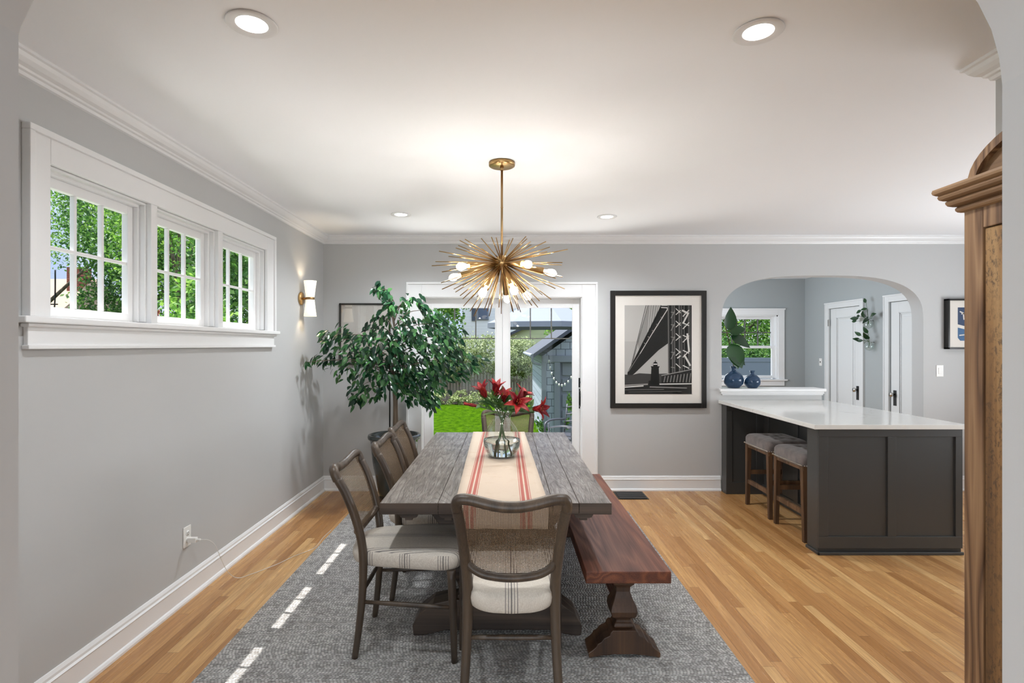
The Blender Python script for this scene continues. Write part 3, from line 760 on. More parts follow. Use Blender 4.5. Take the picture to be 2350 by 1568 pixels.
# ================================================================== bench
BX0, BX1, BY0, BY1, BZ = .371, .765, 2.51, 4.42, .457
B = thing('dining_bench', 'reddish brown wooden trestle bench along the right side of the table', 'bench', (.568, 3.46, 0))
b = MB().box(BX0, BX1, BY0, BY1, BZ-.056, BZ); b.build('bench_seat', M['bench'], B, bevel=.004)
def bench_leg(y):
    cx = .568
    foot = [(-.17, 0), (-.172, .022), (-.150, .038), (-.135, .052), (-.128, .066), (-.112, .074), (-.098, .092), (-.070, .105), (-.066, .118), (-.055, .13), (.055, .13), (.066, .118), (.070, .105), (.098, .092), (.112, .074), (.128, .066), (.135, .052), (.150, .038), (.172, .022), (.17, 0), (.12, .008), (.05, .016), (-.05, .016), (-.12, .008)]
    MB().prism([(cx+u, RUGZ+q) for u, q in foot], 'y', y-.065, y+.065).build('foot', M['bench_leg'], B, bevel=.003)
    prof = [(.052, .140), (.056, .150), (.050, .162), (.040, .170), (.042, .182), (.070, .200), (.076, .225), (.070, .252), (.052, .283), (.040, .312), (.042, .336), (.060, .352), (.064, .372), (.054, .380), (.054, .401)]
    b = MB(); b.lathe([(r*1.18, z) for r, z in prof], (cx, y, 0), 4, sm=False, square=True)
    b.build('leg', M['bench_leg'], B, bevel=.004)
bench_leg(2.66); bench_leg(4.26)
MB().box(.545, .591, 2.70, 4.22, .20, .285).build('stretcher', M['bench'], B, bevel=.003)

# ================================================================== cane back dining chairs
def smoothpath(P, n=6):
    P = [Vector(p) for p in P]; out = []
    for i in range(len(P)-1):
        a = P[max(i-1, 0)]; b_ = P[i]; c = P[i+1]; d = P[min(i+2, len(P)-1)]
        for k in range(n):
            t = k/n
            out.append(.5*((2*b_)+(c-a)*t+(2*a-5*b_+4*c-d)*t*t+(3*b_-a-3*c+d)*t*t*t))
    out.append(P[-1]); return out
def lerp(a, b, t): return a+(b-a)*t
def make_chair(label, group):
    C = thing('dining_chair', label, 'dining chair', (0, 0, 0), group)
    posts = [(.200, -.240, 0.0), (.190, -.225, .12), (.182, -.210, .28), (.178, -.205, .43), (.180, -.212, .54), (.190, -.238, .66), (.203, -.280, .78), (.212, -.318, .855)]
    for s in (-1, 1):
        pth = smoothpath([(s*x, y, z) for x, y, z in posts], 5); n = len(pth)
        R = [lerp(.0165, .0225, min(1, i/(n*.45))) for i in range(n)]
        MB().tube(pth, R, 12, flat=.92, side=(1, 0, 0)).build('leg', M['chair_wood'], C)
    for s in (-1, 1):
        pth = smoothpath([(s*.236, .238, 0), (s*.232, .232, .2), (s*.226, .222, .43)], 4)
        MB().tube(pth, [lerp(.0145, .021, i/(len(pth)-1)) for i in range(len(pth))], 12, side=(1, 0, 0)).build('leg', M['chair_wood'], C)
    # top rail, dipped and bowed back, turning down into the posts
    def bow(x): return -.030*(1-(x/.21)**2)
    half = [(.212, -.318, .850), (.2135, -.329, .876), (.207, -.337, .893), (.190, -.343, .900), (.155, -.350, .899), (.10, -.357, .887), (.05, -.362, .878), (0, -.364, .875)]
    pts = [(-x, y, z) for x, y, z in half]+[(x, y, z) for x, y, z in reversed(half[:-1])]
    pth = smoothpath(pts, 4)
    MB().tube(pth, .0225, 12, flat=.95, side=(0, 1, 0)).build('top_rail', M['chair_wood'], C)
    low = smoothpath([(-.174, -.222, .612), (-.155, -.236, .590), (-.10, -.252, .570), (0, -.260, .562), (.10, -.252, .570), (.155, -.236, .590), (.174, -.222, .612)], 5)
    MB().tube(low, .0195, 12, flat=.85, side=(0, 1, 0)).build('lower_rail', M['chair_wood'], C)
    # cane panel spanning the frame
    def post_at(z):
        for (x0, y0, z0), (x1, y1, z1) in zip(posts[:-1], posts[1:]):
            if z <= z1: t = (z-z0)/(z1-z0); return x0+(x1-x0)*t, y0+(y1-y0)*t
        return .212, -.322
    rows = []; NR, NC = 14, 16
    for i in range(NR+1):
        v = i/NR; r = []
        for j in range(NC+1):
            u = j/NC*2-1
            zb = .562+.052*abs(u)**2.2; zt = .875+.024*min(1, abs(u)*1.25)**1.5
            z = lerp(zb, zt, v); px_, py_ = post_at(min(z, .87))
            r.append((u*px_, py_-.036*(1-u*u)*(.75+.35*v), z))
        rows.append(r)
    MB().grid(rows).build('cane_panel', M['cane'], C)
    # cushion
    rows = []; n = 56
    def outline(inset, z, puff=0):
        r = []
        for k in range(n):
            q = 2*PI*k/n; c, s_ = math.cos(q), math.sin(q); e = .34
            cx_ = math.copysign(abs(c)**e, c); sy = math.copysign(abs(s_)**e, s_)
            kk = 1-inset/.21
            hw = (.162+.090*((sy+1)/2)**.75)*kk
            y = sy*.262*kk+.004
            if sy < 0: y -= .030*(1-cx_**2)*max(0, -sy)**3
            else: y += .012*(1-cx_**2)*sy**3
            r.append((cx_*hw, y, z))
        return r
    for inset, z in ((.030, .425), (.012, .426), (.004, .432), (0, .445), (-.003, .468), (0, .490), (.008, .502), (.022, .509), (.06, .5135), (.12, .516), (.19, .517)): rows.append(outline(inset, z))
    b = MB().grid(rows, wrap=True); k = len(b.v)
    b.f.append(tuple(range(k-n, k))); b.m.append(0); b.s.append(True)
    b.f.append(tuple(range(0, n))); b.m.append(0); b.s.append(False)
    b.build('seat', M['linen'], C)
    def bar(p, q, r, name='stretcher'):
        P = [Vector(p).lerp(Vector(q), t) for t in (0, .25, .5, .75, 1)]
        MB().tube(P, [r*.8, r, r*1.1, r, r*.8], 10).build(name, M['chair_wood'], C)
    for s in (-1, 1): bar((s*.183, -.212, .26), (s*.231, .228, .255), .0105)
    bar((-.182, -.212, .30), (.182, -.212, .30), .0105)
    return C
CG = 'cane backed dining chairs around the table'
c0 = make_chair('cane back dining chair at the near end of the table, its back to the camera', CG)
c0.location = (.024, 2.43, RUGZ)
for (x, y, rz, lab) in ((-.478, 2.795, -PI/2, 'cane back dining chair nearest the camera on the left side of the table'),
                        (-.425, 3.385, -PI/2, 'middle of the three cane back dining chairs on the left side of the table'),
                        (-.450, 3.965, -PI/2, 'cane back dining chair on the left side nearest the potted ficus tree'),
                        (.020, 4.47, PI, 'cane back dining chair at the far end of the table before the patio door')):
    c = copy_tree(c0); c['label'] = lab; c.location = (x, y, RUGZ); c.rotation_euler = (0, 0, rz)

# ================================================================== peninsula and worktop
K = thing('kitchen_peninsula', 'charcoal painted peninsula cabinet with flat framed end panels', 'kitchen cabinet', (2.75, 4.75, 0))
CH = .935; kx0, kx1, ky0, ky1 = 2.245, 3.275, 3.915, 5.61
b = MB().box(kx0, kx1, ky0, ky0+.14, 0, CH-.035)
b.build('end_wall', M['cab'], K, bevel=.002)
b = MB()
def frame_panel(b, x0, x1, z0, z1, y, t=.014, cols=2, sw=.075):
    b.box(x0, x1, y-t, y, z0, z0+.085); b.box(x0, x1, y-t, y, z1-.055, z1)
    wd = (x1-x0)
    xs = [x0, x0+sw*.9]; 
    b.box(x0, x0+sw*.9, y-t, y, z0+.085, z1-.055); b.box(x1-.05, x1, y-t, y, z0+.085, z1-.055)
    if cols == 2:
        m = x0+sw*.9+(wd-sw*.9-.05)/2; b.box(m-.03, m+.03, y-t, y, z0+.085, z1-.055)
frame_panel(b, kx0, kx1, .045, CH-.035, ky0)
b.build('front_panel', M['cab'], K, bevel=.002)
b = MB().sweep([(kx0, ky0+.14), (kx0, ky0-.014), (kx1, ky0-.014)], [(0, 0), (.016, 0), (.016, .010), (.010, .020), (0, .024)], sgn=-1)
b = MB().box(kx0-.013, kx1, ky0-.028, ky0-.014, 0, .022).box(kx0-.013, kx0, ky0-.028, ky0+.14, 0, .022)
b.build('shoe_moulding', M['cab'], K, bevel=.004)
b = MB().box(2.60, kx1, ky0+.14, ky1, 0, CH-.035)
b.build('carcass', M['cab'], K, bevel=.002)
b = MB()
for y in (4.30, 4.86, 5.40): b.box(2.588, 2.60, y-.035, y+.035, .1, CH-.10)
b.box(2.588, 2.60, ky0+.14, ky1-.12, 0, .10); b.box(2.588, 2.60, ky0+.14, ky1-.12, CH-.10, CH-.035)
b.build('back_panel', M['cab'], K, bevel=.002)
b = MB().box(kx0-.02, 2.60, ky1-.11, ky1, 0, CH-.035)
y = ky1-.11
b.box(kx0-.02, kx0+.04, y-.012, y, .12, CH-.10); b.box(2.53, 2.60, y-.012, y, .12, CH-.10); b.box(kx0-.02, 2.60, y-.012, y, 0, .12); b.box(kx0-.02, 2.60, y-.012, y, CH-.10, CH-.035)
b.build('end_wall', M['cab'], K, bevel=.002)
wt = MB().box(2.198, 3.295, 3.872, 5.625, CH-.033, CH).build('worktop', M['quartz'], bevel=.003)
tag(wt, 'white veined quartz worktop on the charcoal peninsula', 'worktop')

# ================================================================== bar stools
def make_stool(label):
    s0 = thing('bar_stool', label, 'bar stool', (0, 0, 0), 'upholstered stools under the worktop')
    hx, hy = .165, .215
    for sx in (-1, 1):
        for sy in (-1, 1):
            b = MB(); t, bt = .021, .016
            x, y = sx*hx, sy*(hy-.005); xb, yb = sx*(hx+.0), sy*(hy+.006)
            vs = [(xb+a*bt, yb+c*bt, 0) for a, c in ((-1, -1), (1, -1), (1, 1), (-1, 1))]+[(x+a*t, y-sy*.008+c*t, .575) for a, c in ((-1, -1), (1, -1), (1, 1), (-1, 1))]
            b.add(vs, [(3, 2, 1, 0), (4, 5, 6, 7), (0, 1, 5, 4), (1, 2, 6, 5), (2, 3, 7, 6), (3, 0, 4, 7)]); b.build('leg', M['stool_wood'], s0, bevel=.002)
    for sx in (-1, 1): MB().box(sx*hx-.011, sx*hx+.011, -hy+.01, hy-.01, .205, .245).build('stretcher', M['stool_wood'], s0, bevel=.002)
    for sy, z in ((-1, .29), (1, .29)): MB().box(-hx+.01, hx-.01, sy*hy-.011-sy*.006, sy*hy+.011-sy*.006, z, z+.04).build('stretcher', M['stool_wood'], s0, bevel=.002)
    MB().box(-hx-.015, hx+.015, -hy-.012, hy+.012, .545, .578).build('seat_frame', M['stool_wood'], s0, bevel=.002)
    # tufted cushion
    rows = []; n = 64
    def ol(inset, z, e=.22):
        r = []
        for k in range(n):
            q = 2*PI*k/n; c, s_ = math.cos(q), math.sin(q)
            r.append((math.copysign(abs(c)**e, c)*(.192-inset), math.copysign(abs(s_)**e, s_)*(.238-inset), z))
        return r
    for inset, z in ((.006, .572), (0, .580), (-.003, .610), (-.002, .640), (.006, .658), (.020, .669)): rows.append(ol(inset, z))
    b = MB().grid(rows, wrap=True); 
    # top as a height field with dimples
    tuft = [(x, y) for x in (-.075, .075) for y in (-.14, -.047, .047, .14)]+[(0, y) for y in (-.094, 0, .094)]
    top = []
    for i in range(25):
        sc = 1-i/24
        ring = ol(.020+.0, .669); r = []
        for (x, y, z) in ring:
            X, Y = x*sc, y*sc
            d = sum(.016*math.exp(-((X-a)**2+(Y-c)**2)/(2*.018**2)) for a, c in tuft)
            r.append((X, Y, .669+.016*(1-sc**4)-d*min(1, (1-sc)*6)))
        top.append(r)
    b.grid(top, wrap=True); b.build('seat_cushion', M['velvet'], s0)
    b = MB(); per = []
    for k in range(28): per.append((-.195, -.225+.45*k/27)); per.append((.195, -.225+.45*k/27))
    for k in range(22): per.append((-.18+.36*k/21, -.241)); per.append((-.18+.36*k/21, .241))
    for (x, y) in per: b.ball((x, y, .586), .0045, 4)
    b.build('nailhead_trim', M['nail'], s0)
    return s0
s1 = make_stool('taupe tufted bar stool nearest the front corner of the peninsula'); s1.location = (2.445, 4.365, 0)
s2 = copy_tree(s1); s2['label'] = 'taupe tufted bar stool nearest the back wall'; s2.location = (2.450, 4.92, 0)

# ================================================================== armoire
A = thing('armoire', 'tall reclaimed wood armoire with arched top beside the right archway', 'armoire', (1.72, 1.42, 0))
ax0, ax1, ay0, ay1 = 1.50, 1.925, 1.06, 1.782
MB().box(ax0+.02, ax1, ay0, ay1, 0, 1.945).build('body', M['arm_wood'], A, bevel=.003)
b = MB().box(ax0, ax0+.022, ay1-.070, ay1, .0, 1.945).box(ax0, ax0+.022, ay0, ay0+.07, 0, 1.945).box(ax0, ax0+.022, ay0+.07, ay1-.07, 1.87, 1.945).box(ax0, ax0+.022, ay0+.07, ay1-.07, 0, .12)
b.build('face_frame', M['arm_wood'], A, bevel=.003)
for k, (a, c) in enumerate(((ay0+.072, (ay0+ay1)/2-.002), ((ay0+ay1)/2+.002, ay1-.072))):
    d = MB().box(ax0+.006, ax0+.022, a, c, .122, 1.868).build('door', M['arm_panel'], A, bevel=.002)
b = MB().sweep([(ax1, ay1), (ax0, ay1), (ax0, ay0), (ax1, ay0)], [(0, 1.935), (.005, 1.935), (.012, 1.938), (.016, 1.944), (.016, 1.951), (.012, 1.955), (.020, 1.957), (.030, 1.962), (.034, 1.970), (.034, 1.976), (.030, 1.979), (.038, 1.981), (.046, 1.986), (.049, 1.994), (.047, 2.000), (.052, 2.002), (.058, 2.007), (.060, 2.014), (.058, 2.022), (0, 2.022)], sgn=-1)
b.box(ax0, ax1, ay0, ay1, 1.945, 2.018)
b.build('cornice', M['arm_wood_y'], A)
cy = (ay0+ay1)/2; hwid = (ay1-ay0)/2-.012
arc = [(cy+hwid*math.cos(PI-PI*i/24), 2.018+.165*math.sin(PI*i/24)**.9) for i in range(25)]
b = MB().prism(arc, 'x', ax0+.02, ax1)
b.build('arched_pediment', M['arm_wood_y'], A)
arc2 = [(cy+(hwid-.028)*math.cos(PI-PI*i/24), 2.018+.137*math.sin(PI*i/24)**.9) for i in range(25)]
b = MB(); o_ = [(ax0, y, z) for y, z in arc]; i_ = [(ax0, y, z) for y, z in arc2]; o2 = [(ax0+.03, y, z) for y, z in arc]; i2 = [(ax0+.03, y, z) for y, z in arc2]
b.strip(o_, i_, sm=False); b.strip(o2, o_, sm=False); b.strip(i_, i2, sm=False)
b.build('arch_moulding', M['arm_wood'], A)
# ================================================================== recessed lights
M['lens'] = emis('light_lens', (1, .97, .93, 1), 6.0)
LP = [((-.887, 1.905), 'recessed ceiling light at the near left'), ((.906, 1.952), 'recessed ceiling light at the near right'),
      ((-.898, 4.676), 'recessed ceiling light at the far left'), ((.886, 4.755), 'recessed ceiling light at the far right')]
for (x, y), lab in LP:
    g = thing('recessed_light', lab, 'ceiling light', (x, y, ZC-.008), 'recessed ceiling lights')
    MB().lathe([(.052, ZC-.0005), (.084, ZC-.0005), (.086, ZC-.004), (.082, ZC-.007), (.058, ZC-.0065), (.052, ZC-.003)], (x, y, 0), 40).build('trim_ring', M['trim'], g)
    MB().lathe([(0, ZC-.0035), (.053, ZC-.0035), (.053, ZC-.001), (0, ZC-.001)], (x, y, 0), 40, sm=False).build('lens', M['lens'], g)
    lamp('recessed_light_beam', 'SPOT', (x, y, ZC-.02), 34 if y < 3 else 74, (.90, .95, 1), (0, 0, 0), spot_size=math.radians(150), spot_blend=.9, shadow_soft_size=.05)

# ================================================================== chandelier
HX, HY, HZ = -.022, 3.35, 2.010
ch = thing('chandelier', 'brass starburst chandelier with many thin spikes and glowing bulbs above the table', 'chandelier', (HX, HY, HZ))
MB().lathe([(0, ZC-.026), (.074, ZC-.026), (.080, ZC-.022), (.080, ZC-.001), (0, ZC-.001)], (HX, HY, 0), 40).build('canopy', M['brass'], ch)
b = MB().tube([(HX, HY, HZ+.03), (HX, HY, ZC-.02)], .0072, 12); b.tube([(HX, HY, ZC-.05), (HX, HY, ZC-.024)], .011, 12); b.tube([(HX, HY, 2.345), (HX, HY, 2.352)], .0082, 12)
b.build('rod', M['brass_dark'], ch)
MB().ball((HX, HY, HZ), .046, 12).build('hub', M['brass'], ch)
spm = MB().tube([(0, 0, 0), (0, 0, .3), (0, 0, .7), (0, 0, 1)], [.0034, .0034, .0031, .0027], 6).build('spike', M['brass'], ch, fix=False)
spm.data.transform(Matrix.Translation((HX, HY, HZ)))
smesh = spm.data; bpy.data.objects.remove(spm)
nsp = 0
GA = PI*(3-math.sqrt(5)); N_ = 112; rr = random.Random(5)
for i in range(N_):
    z = 1-2*(i+.5)/N_; q = GA*i
    if z > .50 and i % 3: continue
    z = z*.94 - .03; z += rr.uniform(-.03, .03); r_ = math.sqrt(max(0, 1-z*z)); q += rr.uniform(-.1, .1)
    d = Vector((r_*math.cos(q), r_*math.sin(q), z))
    a_, bz = .425, (.34 if z < 0 else .15)
    L_ = 1/math.sqrt((d.x**2+d.y**2)/a_**2+d.z**2/bz**2)*rr.uniform(.86, 1.06)
    o = bpy.data.objects.new('spike', smesh); COL.objects.link(o); o.parent = ch
    o.rotation_euler = d.to_track_quat('Z', 'Y').to_euler(); o.scale = (1, 1, L_)
    nsp += 1
    if nsp >= 98: break
M['bulb'] = emis('lit_bulb', (1, .88, .70, 1), 7.0)
def on_sphere(px, py, L_, near):
    """direction from the hub whose end projects near the photographed bulb"""
    o = Vector((0, 0, EYE)); d = Vector(((px-1160)/F, 1, -(py-793)/F)).normalized(); c = Vector((HX, HY, HZ))
    bq = d.dot(o-c); cc = (o-c).length_squared-L_**2; D = bq*bq-cc
    t = -bq if D < 0 else -bq+(-1 if near else 1)*math.sqrt(D)
    return (o+d*t-c).normalized()
for (px, py, near) in ((1057, 612, 1), (1040, 637, 0), (1107, 673, 1), (1212, 607, 1), (1279, 629, 0), (1180, 668, 1), (1211, 681, 0), (1164, 687, 0)):
    d = on_sphere(px, py, .315, near); P = Vector((HX, HY, HZ))
    MB().tube([P+d*.03, P+d*.10, P+d*.262], [.005, .011, .0215], 14).build('socket_cone', M['brass'], ch)
    q = d.to_track_quat('Z', 'Y').to_matrix()
    prof = [(.010, -.050), (.013, -.035), (.020, -.018), (.0235, -.002), (.022, .012), (.014, .024), (.004, .030), (0, .031)]
    MB().lathe(prof, P+d*.312, 16, q).build('bulb', M['bulb'], ch)
    lamp('chandelier_bulb_light', 'POINT', P+d*.375, 2.2, (1, .95, .89), shadow_soft_size=.012)

# ================================================================== wall sconce
sc = thing('wall_sconce', 'brass wall sconce with two frosted hourglass shades on the left wall', 'wall light', (XL, 5.0, 1.93))
KX = Matrix.Rotation(PI/2, 3, 'Y')
MB().lathe([(0, 0), (.058, 0), (.060, .004), (.060, .016), (.052, .022), (0, .022)], (XL+.001, 5.0, 1.93), 28, KX).build('back_plate', M['brass'], sc)
MB().tube([(XL+.02, 5.0, 1.93), (XL+.088, 5.0, 1.93)], .009, 10).build('arm', M['brass'], sc)
sx, sy = XL+.090, 5.0
b = MB().lathe([(.037, 1.919), (.041, 1.921), (.041, 1.939), (.037, 1.941)], (sx, sy, 0), 28); b.lathe([(0, 1.921), (.039, 1.921), (.039, 1.939), (0, 1.939)], (sx, sy, 0), 28)
b.build('collar', M['brass_dark'], sc)
def shade_mat():
    t = NT('frosted_shade', .4, (.95, .93, .88, 1)); t.b.inputs['Emission Color'].default_value = (1, .84, .62, 1); t.b.inputs['Emission Strength'].default_value = .5; return t.m
M['shade'] = shade_mat()
MB().lathe([(.038, 1.941), (.040, 1.960), (.048, 2.03), (.057, 2.093), (.054, 2.093), (.045, 2.03), (.037, 1.955)], (sx, sy, 0), 28).build('shade', M['shade'], sc)
MB().lathe([(.038, 1.919), (.040, 1.90), (.048, 1.83), (.057, 1.767), (.054, 1.767), (.045, 1.83), (.037, 1.905)], (sx, sy, 0), 28).build('shade', M['shade'], sc)
lamp('sconce_light_up', 'POINT', (sx, sy, 2.02), 1.5, (1, .80, .56), shadow_soft_size=.015)
lamp('sconce_light_down', 'POINT', (sx, sy, 1.84), 1.5, (1, .80, .56), shadow_soft_size=.015)

# ================================================================== pictures
def gray(v): return srgb(v, v*.98, v*.95)
pm = [plain('print_tone', gray(v), .9, Specular_IOR_Level=.1) for v in (178, 168, 14, 28, 56, 92, 136, 204, 222)]
# indices:      0 sky, 1 low sky, 2 black, 3 dark, 4 charcoal, 5 grey, 6 light grey, 7 pale, 8 white
P_ = thing('framed_bridge_picture', 'large black framed black and white photograph of a bridge and lighthouse', 'picture', (1.575, YB, .851))
def frame_pic(root, x0, x1, z0, z1, fw, depth, my, mz=None, inner=None, mat_w=.1):
    b = MB().box(x0, x0+fw, YB-depth, YB, z0, z1).box(x1-fw, x1, YB-depth, YB, z0, z1).box(x0+fw, x1-fw, YB-depth, YB, z0, z0+fw).box(x0+fw, x1-fw, YB-depth, YB, z1-fw, z1)
    b.build('frame', M['ink'], root, bevel=.002)
    MB().box(x0+fw, x1-fw, YB-depth+.014, YB-.002, z0+fw, z1-fw).build('mat_board', M['mat_board'], root)
    MB().box(x0+fw-.003, x1-fw+.003, YB-depth+.0075, YB-depth+.0095, z0+fw-.003, z1-fw+.003).build('glass', M['picture_glass'], root)
px0, px1, pz0, pz1 = 1.080, 2.068, .855, 2.063
frame_pic(P_, px0, px1, pz0, pz1, .050, .034, 0)
# crop coordinates: frame outer 96..1180 x 130..1450
def cp(x, y): return (px0+(x-96)/(1180-96)*(px1-px0), pz1-(y-130)/(1450-130)*(pz1-pz0))
b = MB(); lay = [0]
def poly(pts, mi):
    lay[0] += 1; y = YB-.0205-.00004*lay[0]
    # clip to the print rectangle
    def clip(p, f, g):
        out = []
        for i in range(len(p)):
            a, c = p[i-1], p[i]
            if f(c):
                if not f(a): out.append(g(a, c))
                out.append(c)
            elif f(a): out.append(g(a, c))
        return out
    def gx(X): return lambda a, c: (X, a[1]+(c[1]-a[1])*(X-a[0])/((c[0]-a[0]) or 1e-9))
    def gy(Y): return lambda a, c: (a[0]+(c[0]-a[0])*(Y-a[1])/((c[1]-a[1]) or 1e-9), Y)
    p = list(pts)
    for f, g in ((lambda q: q[0] >= 257, gx(257)), (lambda q: q[0] <= 1015, gx(1015)), (lambda q: q[1] >= 293, gy(293)), (lambda q: q[1] <= 1293, gy(1293))):
        p = clip(p, f, g)
        if not p: return
    v = [(cp(*q)[0], y, cp(*q)[1]) for q in p]
    b.add(v, [tuple(range(len(v)))], mi)
def seg(a, c, w_, mi):
    d = (Vector(c)-Vector(a)); n_ = Vector((-d.y, d.x)).normalized()*w_/2; a, c = Vector(a), Vector(c)
    poly([tuple(a+n_), tuple(c+n_), tuple(c-n_), tuple(a-n_)], mi)
poly([(257, 293), (1015, 293), (1015, 700), (257, 700)], 0); poly([(257, 700), (1015, 700), (1015, 1075), (257, 1075)], 1)
poly([(520, 293), (670, 293), (560, 560), (420, 800), (400, 700)], 6)
poly([(740, 293), (1015, 293), (1015, 1050), (760, 1070)], 3)
for x in (545, 570, 600, 628, 650): seg((x, 293), (x-(x-380)*.25, 800-(x-540)*1.8), 4, 7)
seg((500, 293), (335, 960), 7, 4); seg((520, 293), (350, 930), 5, 4); seg((672, 293), (300, 1050), 8, 4)
poly([(668, 300), (745, 300), (748, 722), (640, 800), (365, 1065), (330, 1090), (288, 1080), (290, 1050)], 3)
poly([(655, 330), (700, 300), (560, 560), (420, 830), (320, 1000), (300, 1040)], 2)
seg((738, 345), (570, 610), 9, 7); seg((570, 610), (430, 840), 7, 7); seg((430, 840), (300, 1040), 5, 6); seg((670, 318), (742, 322), 10, 7); seg((742, 322), (738, 350), 9, 7)
for (x, y) in ((690, 440), (640, 520), (592, 590), (545, 660), (500, 730)): seg((x-25, y-15), (x, y+5), 6, 6)
for (x, w_) in ((757, 16), (800, 12), (823, 14), (880, 18), (905, 10), (935, 10), (985, 14), (1003, 8)): seg((x-6, 293), (x, 1060), w_, 5)
for (x, w_) in ((770, 12), (850, 16), (948, 20)): seg((x-4, 293), (x, 1060), w_, 2)
for k, y in enumerate((330, 400, 470, 540, 610, 690, 780, 860, 950)):
    seg((835, y), (890, y+50*(-1)**k), 9, 7); seg((780, y+40), (825, y+95*(-1)**k*.5), 7, 6); seg((915, y+20), (985, y+90*(-1)**k*.6), 11, 7)
seg((905, 350), (975, 385), 20, 7); seg((975, 385), (915, 500), 18, 7); seg((930, 850), (1000, 975), 20, 7); seg((850, 890), (890, 860), 14, 7); seg((965, 610), (985, 820), 20, 7)
poly([(257, 1072), (330, 1080), (420, 1058), (560, 1066), (740, 1062), (740, 1190), (257, 1190)], 4)
poly([(672, 1090), (790, 1062), (900, 1050), (1015, 1010), (1015, 1172), (672, 1172)], 3)
for k in range(9): seg((700+k*36, 1160), (715+k*36, 1090-k*4), 8, 6)
seg((672, 1085), (1015, 1015), 10, 6)
poly([(257, 1178), (1015, 1170), (1015, 1293), (257, 1293)], 3)
seg((257, 1195), (520, 1182), 16, 6); seg((257, 1215), (470, 1200), 12, 7); seg((610, 1182), (1015, 1176), 12, 7); seg((540, 1212), (960, 1225), 10, 6); seg((257, 1245), (700, 1240), 8, 5); seg((300, 1270), (900, 1262), 6, 5)
poly([(560, 992), (642, 992), (650, 1192), (548, 1192)], 2); poly([(527, 1142), (552, 1142), (552, 1192), (527, 1192)], 2)
poly([(550, 980), (654, 980), (642, 1000), (562, 1000)], 2); poly([(580, 950), (628, 950), (628, 982), (580, 982)], 2); seg((583, 957), (625, 957), 10, 8)
poly([(578, 948), (630, 948), (618, 932), (590, 932)], 2); seg((604, 912), (604, 935), 7, 2)
b.build('print', pm, P_, fix=False)

# small framed drawing behind the ficus
Q = thing('framed_drawing', 'thin black framed pale line drawing partly hidden behind the ficus', 'picture', (-1.445, YB, 1.30))
qx0, qx1, qz0, qz1 = -1.712, -1.185, 1.30, 1.935
b = MB(); fw = .018
b.box(qx0, qx0+fw, YB-.025, YB, qz0, qz1).box(qx1-fw, qx1, YB-.025, YB, qz0, qz1).box(qx0, qx1, YB-.025, YB, qz0, qz0+fw).box(qx0, qx1, YB-.025, YB, qz1-fw, qz1)
b.build('frame', M['ink'], Q, bevel=.002)
def drawing():
    t = NT('line_drawing_paper', .7); o = t.obj(); n = t.noise(o, 9, 3, .6, 1.2)
    l = t.math('ABSOLUTE', t.math('SUBTRACT', n, .5)); line = t.ramp(l, [(0, 1.), (.012, 0.)])
    zz = t.sep(o)[2]; msk = t.ramp(zz, [(.30, 1.), (.48, 0.)])
    t.color(t.mix(t.math('MULTIPLY', t.math('MULTIPLY', line, msk), .6), srgb(196, 190, 182), srgb(110, 98, 90))); return t.m
M['drawing'] = drawing()
MB().box(qx0+fw, qx1-fw, YB-.012, YB-.002, qz0+fw, qz1-fw).build('print', M['drawing'], Q)
MB().box(qx0+fw-.002, qx1-fw+.002, YB-.018, YB-.0165, qz0+fw-.002, qz1-fw+.002).build('glass', clear_glass('drawing_glass', .18), Q)

# small blue print right of the arch
R = thing('framed_blue_print', 'small black framed blue and white print on the wall beside the armoire', 'picture', (4.80, YB, 1.46))
rx0, rx1, rz0, rz1 = 4.53, 5.08, 1.462, 1.978
b = MB(); fw = .018; dp = .06
b.box(rx0, rx0+fw, YB-dp, YB, rz0, rz1).box(rx1-fw, rx1, YB-dp, YB, rz0, rz1).box(rx0, rx1, YB-dp, YB, rz0, rz0+fw).box(rx0, rx1, YB-dp, YB, rz1-fw, rz1)
b.build('frame', M['ink'], R, bevel=.002)
M['cream'] = plain('print_paper', srgb(214, 208, 200), .8); M['navy'] = paint('navy_ink', srgb(58, 72, 98), .8, .5, 60); M['blue_ink'] = paint('blue_ink', srgb(72, 104, 140), .8, .4, 60)
MB().box(rx0+fw, rx1-fw, YB-dp+.012, YB-.003, rz0+fw, rz1-fw).build('mat_board', M['cream'], R)
b = MB(); y = YB-dp+.0115
def q4(p, mi, dy=0): b.add([(rx0+u, y-dy, rz1-v_) for u, v_ in p], [tuple(range(len(p)))], mi)
q4([(.105, .088), (.44, .088), (.44, .34), (.29, .31), (.105, .262)], 0)
q4([(.105, .295), (.29, .34), (.44, .36), (.44, .43), (.13, .43), (.105, .40)], 1)
def bars(L):
    for (x0, y0, x1, y1) in L:
        d = Vector((x1-x0, y1-y0)); n_ = Vector((-d.y, d.x)).normalized()*.0055
        q4([(x0+n_.x, y0+n_.y), (x1+n_.x, y1+n_.y), (x1-n_.x, y1-n_.y), (x0-n_.x, y0-n_.y)], 2, .0004)
bars([(.14, .155, .185, .150), (.162, .152, .168, .215), (.125, .13, .20, .165),
      (.205, .150, .208, .222), (.205, .152, .235, .155), (.235, .155, .236, .182), (.236, .182, .207, .186), (.215, .186, .240, .222),
      (.12, .375, .21, .365), (.19, .43, .20, .40)])
b.build('print', [M['navy'], M['blue_ink'], M['cream']], R, fix=False)

